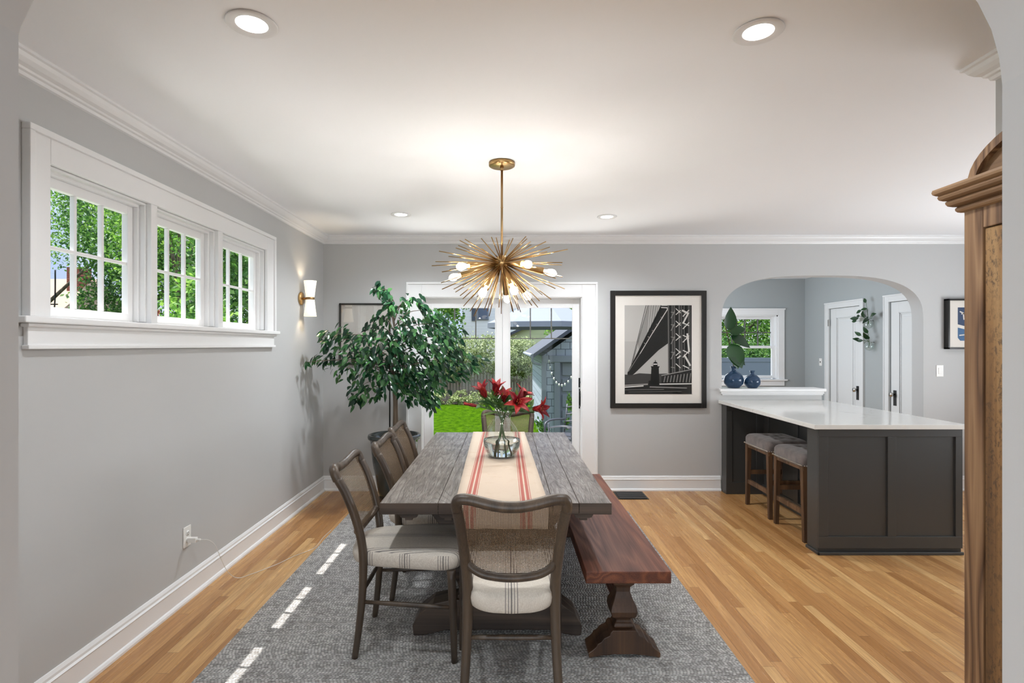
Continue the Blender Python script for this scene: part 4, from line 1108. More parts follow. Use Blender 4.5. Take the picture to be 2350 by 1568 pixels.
# ================================================================== switches, outlet, charger
def rocker(name, label, c, axis, w_=.115, h=.118, wd=.072):
    g = thing(name, label, 'light switch', c)
    x, y, z = c
    if axis == 'y':
        MB().box(x-wd/2, x+wd/2, y-.006, y, z-h/2, z+h/2).build('switch_plate', M['white_plastic'], g, bevel=.002)
        MB().box(x-.0165, x+.0165, y-.010, y-.005, z-.033, z+.033).build('rocker', M['white_plastic'], g, bevel=.002)
    else:
        MB().box(x-.006, x, y-wd/2, y+wd/2, z-h/2, z+h/2).build('switch_plate', M['white_plastic'], g, bevel=.002)
        MB().box(x-.014, x-.005, y-.005, y+.005, z-.012, z+.012).build('toggle', M['slot'], g, bevel=.001)
rocker('light_switch', 'white rocker light switch right of the arch below the blue print', (4.487, YB, 1.237), 'y')
rocker('light_switch', 'white light switch in the back hall left of the first white door', (XH, 8.74, 1.234), 'x')
o = thing('wall_outlet', 'white double power outlet low on the left wall', 'power outlet', (XL, 3.215, .372))
b = MB().box(XL, XL+.006, 3.178, 3.252, .312, .432); b.build('cover_plate', M['white_plastic'], o, bevel=.002)
for z in (.392, .352):
    MB().lathe([(0, 0), (.0165, 0), (.0165, .003), (0, .003)], (XL+.0055, 3.215, z), 20, KX).build('socket', M['white_plastic'], o)
b = MB()
for dy in (-.007, .007): b.box(XL+.0085, XL+.0095, 3.215+dy-.0012, 3.215+dy+.0012, .390, .400)
b.lathe([(0, 0), (.0025, 0), (.0025, .001), (0, .001)], (XL+.0085, 3.215, .383), 8, KX); b.build('slot', M['slot'], o)
c = thing('usb_charger', 'white charger plugged in the outlet with thin white cable on the floor', 'charger', (XL+.01, 3.215, .352))
MB().box(XL+.010, XL+.060, 3.203, 3.230, .338, .366).build('charger_body', M['white_plastic'], c, bevel=.003)
MB().box(XL+.058, XL+.082, 3.210, 3.223, .347, .357).build('connector', M['white_plastic'], c, bevel=.002)
cab = smoothpath([(XL+.08, 3.216, .352), (XL+.12, 3.23, .345), (XL+.14, 3.27, .30), (XL+.13, 3.36, .18), (XL+.13, 3.44, .07), (XL+.16, 3.50, .006), (XL+.22, 3.56, .004), (XL+.32, 3.72, .004), (XL+.38, 3.86, .004), (XL+.47, 4.02, .004), (-1.42, 4.25, .004), (-1.41, 4.42, .004)], 8)
MB().tube(cab, .0018, 6).build('cable', M['white_plastic'], c)

# ================================================================== ficus
def leaf_mesh(b, P, d, nrm, L_, W_, curl=.18, seg_=4, mi=0):
    """one pointed leaf from P along d"""
    d = d.normalized(); s_ = d.cross(nrm).normalized(); n_ = s_.cross(d).normalized()
    rows = []
    for i in range(seg_+1):
        t = i/seg_; wd = W_*math.sin(PI*min(1, t**.75))**.9*.5 if 0 < i < seg_ else 0
        c = P+d*(L_*t)-n_*(curl*L_*t*t)
        rows.append((c-s_*wd+n_*wd*.25, c, c+s_*wd+n_*wd*.25))
    vs = [rows[0][1]]; fs = []
    for r in rows[1:-1]: vs += list(r)
    vs.append(rows[-1][1]); k = len(vs)-1
    fs += [(0, 1, 2), (0, 2, 3)]
    for i in range(seg_-2):
        a = 1+i*3; fs += [(a, a+3, a+4, a+1), (a+1, a+4, a+5, a+2)]
    a = 1+(seg_-2)*3; fs += [(a, k, a+1), (a+1, k, a+2)]
    b.add(vs, fs, mi, True)
FX, FY = -1.06, 5.20
fi = thing('potted_ficus', 'tall drooping green ficus tree in a dark glazed pot in the corner', 'potted tree', (FX, FY, 0))
b = MB().lathe([(.12, .05), (.135, .055), (.155, .12), (.205, .40), (.222, .58), (.228, .61), (.245, .615), (.250, .635), (.245, .652), (.226, .655), (.214, .64), (.208, .58), (.0, .57)], (FX, FY, 0), 40)
b.build('pot', M['ceramic'], fi)
MB().lathe([(0, .571), (.207, .572), (.207, .585), (.1, .592), (0, .590)], (FX, FY, 0), 24).build('soil', M['soil'], fi)
b = MB()
for k in range(3):
    q = 2*PI*k/3+.4; b.tube([(FX+.15*math.cos(q), FY+.15*math.sin(q), 0), (FX+.13*math.cos(q), FY+.13*math.sin(q), .055)], .018, 8)
b.lathe([(0, .035), (.16, .035), (.16, .05), (0, .05)], (FX, FY, 0), 24); b.build('plant_stand', M['stool_wood'], fi)
rr = random.Random(3)
tr = smoothpath([(FX, FY, .58), (FX+.005, FY, .95), (FX-.012, FY-.01, 1.2), (FX+.012, FY-.01, 1.45), (FX-.005, FY, 1.7), (FX-.06, FY-.02, 1.95)], 6)
b = MB().tube(tr, [lerp(.020, .006, i/(len(tr)-1)) for i in range(len(tr))], 10)
tr2 = smoothpath([(FX+.025, FY+.01, .58), (FX+.02, FY+.01, .9), (FX+.015, FY+.02, 1.2), (FX-.01, FY, 1.45), (FX+.06, FY-.02, 1.7)], 6)
b.tube(tr2, [lerp(.014, .005, i/(len(tr2)-1)) for i in range(len(tr2))], 8); b.build('trunk', M['bark'], fi)
b = MB().tube([(FX-.038, FY-.03, .57), (FX-.038, FY-.03, 1.62)], .0065, 8); b.tube([(FX-.045, FY-.03, 1.19), (FX+.03, FY-.02, 1.19)], .012, 8)
b.build('plant_stake', M['black'], fi)
cl = [(875,664,12),(884,684,24),(900,706,20),(930,695,14),(955,690,12),(968,712,12),(985,735,24),(1008,745,26),(862,758,26),(800,768,26),(762,778,18),(742,768,10),(822,800,30),(870,796,36),(920,785,40),(960,775,36),(1000,790,42),(1032,775,26),(760,815,30),(725,828,16),(800,838,32),(850,838,38),(900,838,42),(950,838,46),(1000,838,42),(1045,825,32),(1080,832,22),(832,884,22),(823,918,20),(858,906,20),(920,878,34),(962,888,38),(1000,876,30),(975,918,24),(992,934,12),(1058,858,20),(880,730,24),(930,740,22),(1030,810,36),(700,832,8),(900,870,30),(945,910,20)]
lb = MB(); br = MB()
for (px, py, r) in cl:
    dd = FY-.12+rr.uniform(-.22, .14)
    C_ = at(px, py, dd); C_.x = max(C_.x, XL+.07); rw = r*dd/F
    # branch from the trunk
    zt = min(1.9, max(1.15, C_.z-.15+.1*rr.random())); T0 = Vector((FX, FY, zt))
    mid = T0.lerp(C_, .5)+Vector((0, 0, .05)); 
    pb = smoothpath([T0, mid, C_], 5); br.tube(pb, [lerp(.006, .0018, i/(len(pb)-1)) for i in range(len(pb))], 5)
    nl = int(r*r*.042)+6
    out = Vector((C_.x-FX, (C_.y-FY)*.6, 0)); out = out.normalized() if out.length > .08 else Vector((rr.uniform(-1, 1), -.5, 0)).normalized()
    for k in range(nl):
        v_ = Vector((rr.gauss(0, .55), rr.gauss(0, .7), rr.gauss(0, .55)))
        if v_.length > 1.25: v_ = v_.normalized()*1.25
        P = C_+Vector((v_.x*rw, v_.y*max(rw, .06), v_.z*rw+.02))
        d = out*rr.uniform(.1, 1.0)+Vector((rr.uniform(-.7, .7), rr.uniform(-.7, .5), rr.uniform(-1.3, -.1)))
        L_ = rr.uniform(.062, .098)
        e = P+d.normalized()*L_
        if min(P.x, e.x) < XL+.03 or max(P.y, e.y) > YB-.05: continue
        nrm = Vector((rr.uniform(-.6, .6), rr.uniform(-1, -.1), rr.uniform(.3, 1.2))); 
        leaf_mesh(lb, P, d, nrm, L_, L_*rr.uniform(.36, .46), rr.uniform(.05, .3))
lb.build('foliage', M['ficus'], fi, fix=False); br.build('branches', M['bark'], fi)

# ================================================================== glass vase with lilies
VX, VY = -.024, 3.60; VZ = TZ+.0045
outer = [(0, 0), (.070, 0), (.085, .006), (.108, .035), (.122, .075), (.125, .105), (.118, .145), (.098, .190), (.070, .228), (.052, .256), (.046, .275), (.050, .290)]
inner = [(.047, .290), (.043, .275), (.049, .256), (.066, .228), (.094, .190), (.114, .145), (.121, .105), (.118, .075), (.104, .037), (.082, .010), (0, .008)]
va = MB().lathe(outer+inner, (VX, VY, VZ), 56).build('glass_vase', M['glass'])
tag(va, 'clear round bellied glass vase of lilies standing on the table runner', 'vase')
wt = [(0, .0095), (.080, .0115), (.1025, .038), (.1165, .075), (.1195, .105), (.1172, .118), (0, .118)]
wa = MB().lathe(wt, (VX, VY, VZ), 56).build('water', M['water'], origin=(VX, VY, VZ))
wa.parent = va; wa.location = (0, 0, 0)
lx = random.Random(9)
M['stamen'] = plain('lily_stamen', srgb(150, 70, 30), .7)
def petal(b, C_, axis, side, L_, W_, open_, curl):
    """petal from C_ leaning from the flower axis to side"""
    n = 7; rows = []; wdir = axis.cross(side).normalized()
    for i in range(n+1):
        t = i/n; a = open_*(t**.8)+curl*max(0, t-.55)
        # arc length integration
        if i == 0: P = C_.copy()
        else: P = P+(axis*math.cos(a)+side*math.sin(a))*(L_/n)
        nn_ = (side*math.cos(a)-axis*math.sin(a))
        wd = W_*.5*(math.sin(PI*min(1, .06+t*.94)**.85)**.8 if i < n else 0.03)+.0006
        rows.append([P-wdir*wd+nn_*(-wd*.30), P-wdir*wd*.5+nn_*(-wd*.06), P+nn_*(.002), P+wdir*wd*.5+nn_*(-wd*.06), P+wdir*wd+nn_*(-wd*.30)])
    b.grid(rows)
lilies = [ # end of stem, axis, openness, size
    ((-.105, -.02, .392), (-.35, -.35, .85), .62, .118, 'open'), ((-.045, -.03, .400), (.15, -.2, .95), .55, .122, 'open'),
    ((.015, -.03, .365), (.05, -.45, .9), .80, .105, 'open'), ((.095, -.05, .350), (.2, -.85, .35), 1.25, .125, 'open'),
    ((.120, .02, .375), (.45, -.1, .8), 1.0, .108, 'open'), ((.205, -.01, .315), (.85, -.5, .1), .95, .118, 'open'), ((-.155, -.02, .335), (-.95, -.1, .2), .10, .095, 'bud')]
labs = ['upper left red lily stem in the glass vase', 'tallest red lily stem in the glass vase', 'middle red lily stem before the door mullion', 'large crimson lily facing the camera in the glass vase',
        'crimson lily stem behind the large facing bloom', 'drooping dark crimson lily stem at the right of the vase', 'narrow unopened red lily bud leaning left from the vase']
for k, ((ex, ey, ez), ax, op, L_, kind) in enumerate(lilies):
    base = Vector((VX-ex*.25+lx.uniform(-.02, .02), VY+lx.uniform(-.03, .03), VZ+.020)); neck = Vector((VX+ex*.12, VY+ey*.2, VZ+.272))
    if (neck-Vector((VX, VY, neck.z))).length > .033: neck = Vector((VX, VY, neck.z))+(neck-Vector((VX, VY, neck.z))).normalized()*.033
    E_ = Vector((VX+ex, VY+ey, VZ+ez)); ax = Vector(ax).normalized()
    g = thing('lily_stem', labs[k], 'flower', tuple(base), 'lilies in the glass vase')
    mid = base.lerp(neck, .5); mid2 = neck.lerp(E_, .5)+Vector((0, 0, .012))
    pth = smoothpath([base, mid, neck, mid2, E_], 6); MB().tube(pth, .0036, 8).build('stem', M['lily_leaf'], g)
    b = MB()
    for j in range(13 if k != 6 else 5):
        t = lx.uniform(.08, .95); P = neck.lerp(E_, t)+Vector((0, 0, .01)); d = Vector((lx.uniform(-1, 1)+ex*4, lx.uniform(-1, .6), lx.uniform(-.1, 1.5))).normalized()
        leaf_mesh(b, P, d, Vector((lx.uniform(-.5, .5), -1, .6)), lx.uniform(.07, .115), lx.uniform(.016, .026), .15, 5)
    b.build('leaves', M['lily_leaf'], g, fix=False)
    s1_ = ax.orthogonal().normalized(); s2_ = ax.cross(s1_)
    b = MB(); C_ = E_
    for j in range(6):
        q = 2*PI*j/6+k*.5; side = s1_*math.cos(q)+s2_*math.sin(q); outer_ = j % 2 == 0
        petal(b, C_+side*.004, ax, side, L_*1.08*(1.0 if outer_ else .96), (.038 if outer_ else .046)*(1 if kind == 'open' else .45), op*(1+lx.uniform(-.1, .1)), .9 if kind == 'open' else 0)
    fl = b.build('flower', M['lily'], g, solid=.0008)
    if kind == 'open':
        b = MB()
        for j in range(6):
            q = 2*PI*j/6+.4; side = s1_*math.cos(q)+s2_*math.sin(q); e = C_+ax*L_*.62+side*.014
            b.tube([C_+ax*.005, e], .0009, 5); b.ball(e, (.0022, .0022, .004), 5)
        b.build('stamens', M['stamen'], fl)

# ================================================================== blue vases on the ledge, fiddle leaf stem
LZ = 1.0545
def blue_vase(label, x, y, r, h):
    pr = [(0, 0), (.52, 0), (.62, .03), (.93, .20), (1.0, .38), (.90, .56), (.62, .70), (.30, .78), (.22, .83), (.24, .90), (.34, 1.0), (.30, 1.0), (.20, .90), (.18, .83), (.24, .79), (.5, .70), (.80, .56), (.9, .38), (.83, .20), (.5, .06), (0, .05)]
    return tag(MB().lathe([(a*r, c*h) for a, c in pr], (x, y, LZ), 36).build('glass_vase', M['blue_glass']), label, 'vase', 'blue glass vases on the arch ledge')
blue_vase('larger blue glass vase at the left end of the arch ledge', 2.392, 5.71, .100, .225)
blue_vase('smaller blue glass vase on the arch ledge', 2.583, 5.70, .082, .182)
fd = thing('fiddle_leaf_branch', 'big green fiddle leaf branch standing in the larger blue vase', 'plant', (2.392, 5.71, LZ+.03))
fp = smoothpath([(2.392, 5.71, LZ+.03), (2.392, 5.71, 1.27), (2.36, 5.73, 1.50), (2.30, 5.74, 1.78)], 6)
MB().tube(fp, .0055, 8).build('stem', M['bark'], fd)
b = MB(); fr_ = random.Random(4)
for (x, z, dx, dz, L_, W_) in ((2.34, 1.66, .02, .35, .24, .13), (2.35, 1.63, .25, .10, .16, .11), (2.36, 1.60, .30, -.16, .23, .12), (2.365, 1.52, .06, -.26, .27, .19), (2.37, 1.46, .10, -.20, .22, .17), (2.38, 1.40, .18, -.14, .16, .10)):
    leaf_mesh(b, Vector((x, 5.71, z)), Vector((dx, -.10, dz)), Vector((0, -1, .5)), L_, W_, .22, 8)
b.build('leaves', M['fiddle'], fd, fix=False)

# ================================================================== wall planters in the back hall
def wall_planter(label, y, z, r, leaves):
    g = thing('wall_planter', label, 'wall planter', (XH, y, z-r), 'glass bulb planters on the back hall wall')
    b = MB(); x = XH-r-.012; pr = [(0, -1), (.5, -.87), (.87, -.5), (1, 0), (.87, .45), (.62, .75), (.5, .95), (.52, 1.1), (.47, 1.1), (.45, .93), (.58, .7), (.82, .42), (.94, 0), (.82, -.46), (.46, -.8), (0, -.93)]
    b.lathe([(a*r, c*r) for a, c in pr], (x, y, z), 28); b.build('glass_bulb', M['glass'], g)
    MB().tube([(XH, y, z+r*.95), (x+r*.4, y, z+r*.95)], .005, 8).build('hook', M['steel'], g)
    b = MB(); sm_ = MB(); q = random.Random(int(z*100))
    for (dy, dz, L_) in leaves:
        P = Vector((x-.01, y, z-r*.3)); e = Vector((x-.03, y-dy, z+dz)); sm_.tube(smoothpath([P, Vector((x, y, z+r)), e], 4), .0025, 5)
        leaf_mesh(b, e, Vector((q.uniform(-.6, .0), -dy*2+q.uniform(-.3, .3), q.uniform(-.3, .5))), Vector((-1, -.5, .3)), L_, L_*.5, .2, 5)
    b.build('leaves', M['fiddle'], g, fix=False); sm_.build('stems', M['lily_leaf'], g)
wall_planter('upper glass bulb wall planter with a tall sprig between the hall doors', 7.49, 1.785, .058, [(0, .30, .09), (.02, .22, .08), (-.10, .20, .10), (-.13, .13, .11), (-.16, .09, .12), (.10, .12, .10), (.12, .09, .11), (0, .10, .12), (-.05, .10, .12), (.05, .07, .12), (-.2, .06, .09)])
wall_planter('lower glass bulb wall planter with short leaves between the hall doors', 7.47, 1.485, .060, [(.02, .18, .11), (-.12, .15, .10), (-.14, .09, .10), (.04, .10, .14), (-.08, .08, .10), (0, .07, .12)])
# ================================================================== outside
GZ = -.80
struct(MB().box(-60, 60, 5.95, 21.3, GZ-.1, GZ).build('lawn', M['grass'], origin=(0, 6, GZ)))
struct(MB().box(-60, -2.1, -20, 5.95, GZ-.1, GZ).build('side_lawn', M['grass'], origin=(-10, 0, GZ)))
struct(MB().box(-60, 60, 21.3, 60, GZ-.1, GZ).build('planting_bed', M['soil'], origin=(0, 22, GZ)))
struct(MB().box(.35, 5.4, 9.4, 10.9, GZ, -.42).box(.35, 1.78, 5.95, 9.4, GZ, -.42).build('patio', M['stone']))

def leaf_cloud(name, mat_, parent, blobs, n, size, seed, core=.0):
    """many small leaves gathered in clumps on ellipsoid shells; blobs (x,y,z,rx,ry,rz)"""
    r = np.random.default_rng(seed); vol = np.array([b[3]*b[4]*b[5] for b in blobs])**.67; vol /= vol.sum()
    cnt = r.multinomial(n, vol); P = []
    for b_, c in zip(blobs, cnt):
        ncl = max(3, c//26); d = r.normal(size=(ncl, 3)); d /= np.linalg.norm(d, axis=1)[:, None]
        rad = r.uniform(.45, 1.0, ncl)**.5; cc = d*rad[:, None]
        pick = r.integers(0, ncl, c); p = cc[pick]+r.normal(size=(c, 3))*.13
        P.append(p*np.array(b_[3:6])+np.array(b_[:3]))
    P = np.concatenate(P); N = len(P)
    a = r.normal(size=(N, 3)); a /= np.linalg.norm(a, axis=1)[:, None]; q = r.normal(size=(N, 3)); q[:, 2] += .8
    c = np.cross(a, q); c /= np.linalg.norm(c, axis=1)[:, None]+1e-9
    L_ = (size*r.uniform(.7, 1.35, N))[:, None]
    V = np.stack([P-a*L_*.5, P+c*L_*.28, P+a*L_*.5, P-c*L_*.28], 1).reshape(-1, 3)
    o = np.array(parent_world(parent)) if parent is not None else np.array([P[:, 0].mean(), P[:, 1].mean(), P[:, 2].min()])
    V = V-o
    me = bpy.data.meshes.new(name); me.vertices.add(N*4); me.vertices.foreach_set('co', V.ravel())
    me.loops.add(N*4); me.loops.foreach_set('vertex_index', np.arange(N*4, dtype=np.int32))
    me.polygons.add(N); me.polygons.foreach_set('loop_start', np.arange(0, N*4, 4, dtype=np.int32)); me.polygons.foreach_set('loop_total', np.full(N, 4, dtype=np.int32))
    me.materials.append(mat_); me.update(); me.validate()
    ob = bpy.data.objects.new(name, me); COL.objects.link(ob)
    if parent is not None: ob.parent = parent
    else: ob.location = tuple(o)
    return ob
def tree(label, x, y, h, blobs, n, size, mat_, seed, tr=.16, group=None, name='garden_tree', cat='tree'):
    g = thing(name, label, cat, (x, y, GZ), group); rr = random.Random(seed)
    leaf_cloud('crown', mat_, g, [(x+a, y+b_, GZ+c, d, e, f) for a, b_, c, d, e, f in blobs], n, size, seed)
    b = MB(); top = Vector((x, y, GZ+h)); p = smoothpath([(x, y, GZ), (x+.1, y, GZ+h*.35), (x-.05, y+.05, GZ+h*.7), top], 5)
    b.tube(p, [lerp(tr, tr*.3, i/(len(p)-1)) for i in range(len(p))], 9)
    for a, b_, c, d, e, f in blobs:
        s_ = Vector((x, y, GZ+min(h*.8, c*.6))); E_ = Vector((x+a, y+b_, GZ+c)); pp = smoothpath([s_, s_.lerp(E_, .5)+Vector((0, 0, .15)), E_], 4)
        b.tube(pp, [lerp(tr*.4, tr*.1, i/(len(pp)-1)) for i in range(len(pp))], 6)
    b.build('trunk', M['bark'], g); return g
TG = 'trees seen through the windows'
# left side of the house
tree('broad bright green tree outside the left windows, behind the first pane', -11.0, 13.0, 5.5, [(0, 0, 6.3, 2.4, 2.2, 1.9), (-2.4, -1.0, 5.0, 1.8, 1.8, 1.7), (2.2, .6, 5.4, 1.8, 1.6, 1.5), (-2.9, 1, 6.6, 1.6, 1.6, 1.4)], 36000, .078, M['tree_leaf'], 21, .11, TG)
tree('dark green tree outside the left windows, nearer the house', -7.35, 10.6, 5.0, [(0, 0, 4.7, 1.0, 1.2, 1.3), (.4, 0, 3.2, .95, 1.0, 1.1), (-.1, -.3, 2.6, .7, .8, .8), (1.5, .9, 4.4, 1.3, 1.2, 1.3)], 26000, .07, M['tree_leaf_dark'], 22, .16, TG)
tree('leafy green tree outside the middle left window', -5.6, 9.4, 4.6, [(.2, 0, 4.0, 1.2, 1.2, 1.1), (-.6, .4, 4.9, 1.0, 1.0, .9), (.9, .3, 2.9, .9, .9, .9)], 15000, .065, M['tree_leaf'], 23, .12, TG)
sh = thing('climbing_shrub', 'large leaved shrub with rusty seed clusters outside the middle left window', 'shrub', (-3.5, 5.6, GZ))
leaf_cloud('foliage', M['tree_leaf'], sh, [(-3.15, 5.55, 1.25, .38, .4, .65), (-3.35, 5.95, 1.75, .35, .4, .5), (-3.0, 5.5, .5, .4, .5, .9)], 3200, .075, 31)
M['seed'] = leafmat('seed_cluster', srgb(120, 60, 40), srgb(150, 84, 58), srgb(170, 108, 80), .8, 0)
leaf_cloud('seed_clusters', M['seed'], sh, [(-3.3, 5.0, 1.75, .1, .1, .14), (-3.0, 5.2, 1.35, .12, .1, .12), (-3.55, 5.3, 1.95, .1, .1, .1), (-3.0, 5.3, 1.75, .08, .08, .12)], 420, .05, 32)
b = MB()
for k in range(6): b.tube(smoothpath([(-3.4+.1*k, 5.5, GZ), (-3.5+.12*k, 5.5, .4), (-3.7+.2*k, 5.5+.1*k, 1.6)], 4), .012, 6)
b.build('stems', M['bark'], sh)
sh = thing('garden_shrub', 'dense green shrub outside the rightmost left window', 'shrub', (-3.9, 8.3, GZ))
leaf_cloud('foliage', M['tree_leaf_dark'], sh, [(-3.6, 7.6, 1.4, .9, .9, 1.3), (-3.9, 8.5, 2.6, 1.0, 1.0, 1.2), (-3.4, 7.8, 3.2, .9, .9, .9)], 14000, .075, 33)
b = MB().tube([(-3.9, 8.3, GZ), (-3.8, 8.2, 2.2)], [.07, .03], 8); b.build('trunk', M['bark'], sh)
# neighbour house on the left
n1 = thing('neighbour_house', 'neighbour house with tan shingle roof and brick chimney beyond the left windows', 'house', (-16.5, 20, GZ))
MB().box(-25, -15.6, 17.5, 23.5, GZ, 1.5).build('wall', M['siding_white'], n1)
MB().prism([(17.0, 1.4), (20.5, 4.0), (24, 1.4)], 'x', -25.4, -15.3).build('roof', M['roof_tan'], n1)
MB().box(-15.95, -15.5, 19.8, 20.4, 2.9, 4.35).build('chimney', M['brick'], n1)
# metal trellis in front of it
tl = thing('garden_trellis', 'black wrought metal garden trellis outside the first left window', 'trellis', (-8.2, 9.0, GZ)); b = MB()
for k in range(8):
    x = -9.1+k*.22; b.tube(smoothpath([(x, 9.0, GZ), (x+.02, 9.0, 1.4), (x-.10+.03*k, 9.0, 2.15), (x+.12, 9.0, 2.75)], 5), .011, 6)
b.tube([(-9.2, 9, 2.18), (-7.4, 9, 2.18)], .011, 6); b.tube([(-9.2, 9, 1.92), (-7.4, 9, 1.92)], .016, 6); b.build('trellis_bars', M['black'], tl)

# back garden: fence, hedge, shrubs
fn = thing('garden_fence', 'weathered grey picket fence across the back of the garden', 'fence', (0, 23, GZ))
b = MB(); rr = random.Random(12)
for k in range(110):
    x = -7+k*.128; h = rr.uniform(1.52, 1.60); b.prism([(x, GZ), (x+.115, GZ), (x+.115, GZ+h-.05), (x+.085, GZ+h), (x+.03, GZ+h), (x, GZ+h-.05)], 'y', 23, 23.02)
b.build('pickets', M['fence'], fn)
b = MB().box(-7, 7, 22.94, 23.0, GZ+.75, GZ+.86); b.box(-7, 7, 22.94, 23.0, GZ+1.3, GZ+1.38); b.build('rails', M['fence'], fn)
hb = [(-3.4+1.0*k+rr.uniform(-.2, .2), 22.2, .85+.25*rr.random(), .95, .55, .78) for k in range(5)]
hg = tag(leaf_cloud('hedge', M['hedge'], None, hb, 16000, .085, 41), 'pale green leafy hedge before the fence behind the patio door', 'hedge')
hg2 = tag(leaf_cloud('hedge', M['hedge'], None, [(.25, 21.9, .85, .62, .5, .62), (.75, 22.1, .55, .30, .4, .42)], 5000, .085, 42), 'rounded pale shrub right of the door mullion before the green house', 'hedge')
gc = tag(leaf_cloud('ground_cover', M['hedge'], None, [(-2.9+.6*k, 21.3, GZ+.22, .5, .35, .28) for k in range(9)], 6000, .08, 43), 'low variegated ground cover at the edge of the lawn', 'plants', kind='stuff')
tree('tree with yellow green crown left of the white house', -3.6, 27.0, 4.4, [(0, 0, 3.6, 1.4, 1.2, 1.5), (.7, 0, 5.0, 1.3, 1.2, 1.2), (-1.2, 0, 4.6, 1.3, 1.1, 1.4)], 6000, .16, M['tree_leaf'], 51, .14, TG)
tree('green tree above the grey garage roof', 3.3, 25.2, 3.8, [(-.5, 0, 3.5, .9, .9, 1.1), (.5, 0, 3.0, 1.2, .9, 1.4), (1.8, 0, 2.9, 1.2, 1.0, 1.4)], 8000, .17, M['tree_leaf'], 52, .16, TG)
# white house
h = thing('white_house', 'white sided house with dark shutters behind the hedge', 'house', (-.6, 31, GZ))
MB().box(-2.47, 1.0, 31, 36, GZ, 6.0).build('wall', M['siding_white'], h)
b = MB().box(-1.62, -.95, 30.93, 31, 2.95, 4.6).box(-1.58, -.99, 30.90, 30.93, 2.99, 4.6); w_ = b.build('window', M['grey_trim'], h)
MB().box(-1.55, -1.02, 30.895, 30.90, 3.02, 4.6).build('pane', plain('dark_window_pane', srgb(84, 96, 116), .1), w_)
MB().box(-1.92, -1.66, 30.94, 31, 2.9, 4.7).build('shutter', plain('shutter_paint', srgb(72, 80, 92), .6), h)
MB().prism([(-2.8, 6.0), (1.3, 6.0), (-.75, 7.6)], 'y', 30.7, 36.3).build('roof', M['roof_grey'], h)
# green house with a low gable
h = thing('green_house', 'pale green sided house with a grey gable roof behind the garage', 'house', (2.4, 27.5, GZ))
MB().prism([(-.45, GZ), (7.2, GZ), (7.2, 1.7), (3.3, 3.35), (-.45, 1.75)], 'y', 27.5, 30.3).build('wall', M['siding_green'], h)
MB().prism([(-.65, 1.60), (-.65, 1.72), (3.3, 3.58), (7.6, 1.72), (7.6, 1.6), (3.3, 3.40)], 'y', 27.2, 30.5).build('roof', M['roof_grey'], h)
# garage
g = thing('garage', 'blue grey shingled garage with panelled door beyond the patio', 'garage', (2.75, 13, GZ))
e0, gx0, gx1 = 1.30, .89, 4.6; ap = (gx0+gx1)/2; rise = (ap-gx0+.2)*.70
b = MB().box(gx0, 1.30, 13, 18, GZ, e0-.05).box(4.2, gx1, 13, 18, GZ, e0-.05).prism([(gx0, e0-.05), (1.3, e0-.05), (4.2, e0-.05), (gx1, e0-.05), (ap, e0-.05+(ap-gx0)*.70)], 'y', 13, 18); b.box(gx1-.1, gx1, 13, 18, GZ, e0)
b.box(1.3, 4.2, 13, 18, 1.12, e0-.05)
b.build('wall', M['shingle_wall'], g)
b = MB().box(gx0-.03, gx0+.09, 12.97, 13.09, GZ, e0-.05).box(1.16, 1.30, 12.96, 13, GZ, 1.12).box(4.2, 4.34, 12.96, 13, GZ, 1.12).box(gx0, gx1, 12.95, 13, 1.10, 1.26)
b.build('trim', M['grey_trim'], g, bevel=.01)
b = MB().box(1.30, 4.2, 13.08, 13.12, GZ, 1.12)
for k in range(5):
    for j in range(5): b.box(1.36+j*.57, 1.85+j*.57, 13.05, 13.08, GZ+.06+k*.38, GZ+.36+k*.38)
b.build('door', M['grey_trim'], g, bevel=.008)
sl = .70
b = MB().prism([(gx0-.24, e0-.09), (gx0-.24, e0-.0), (ap, e0+(ap-gx0+.24)*sl), (gx1+.24, e0), (gx1+.24, e0-.09), (ap, e0-.11+(ap-gx0+.24)*sl)], 'y', 12.72, 18.2); b.build('roof', M['roof_grey'], g)
b = MB().tube([(gx0-.26, 12.75, e0-.05), (gx0-.26, 18.2, e0-.05)], .05, 10); b.tube(smoothpath([(gx0-.26, 12.78, e0-.08), (gx0-.24, 12.80, e0-.2), (gx0-.06, 12.93, e0-.26)], 4), .03, 8); b.build('gutter', M['grey_trim'], g)
# string lights on the garage
M['string_bulb'] = plain('string_light_bulb', srgb(236, 236, 230), .2)
sl_ = thing('string_lights', 'string of small white garden lights hanging on the garage front', 'string lights', (1.5, 12.6, .6))
pp = smoothpath([(1.02, 12.9, 1.28), (1.06, 12.7, .95), (1.18, 12.6, .68), (1.34, 12.6, .62), (1.52, 12.6, .80), (1.66, 12.7, 1.15), (1.72, 12.6, 1.4)], 5)
MB().tube(pp, .006, 5).build('wire', M['black'], sl_)
for k in range(2, len(pp)-1, 2): MB().ball(pp[k]-Vector((0, 0, .04)), (.022, .022, .038), 6).build('bulb', M['string_bulb'], sl_)
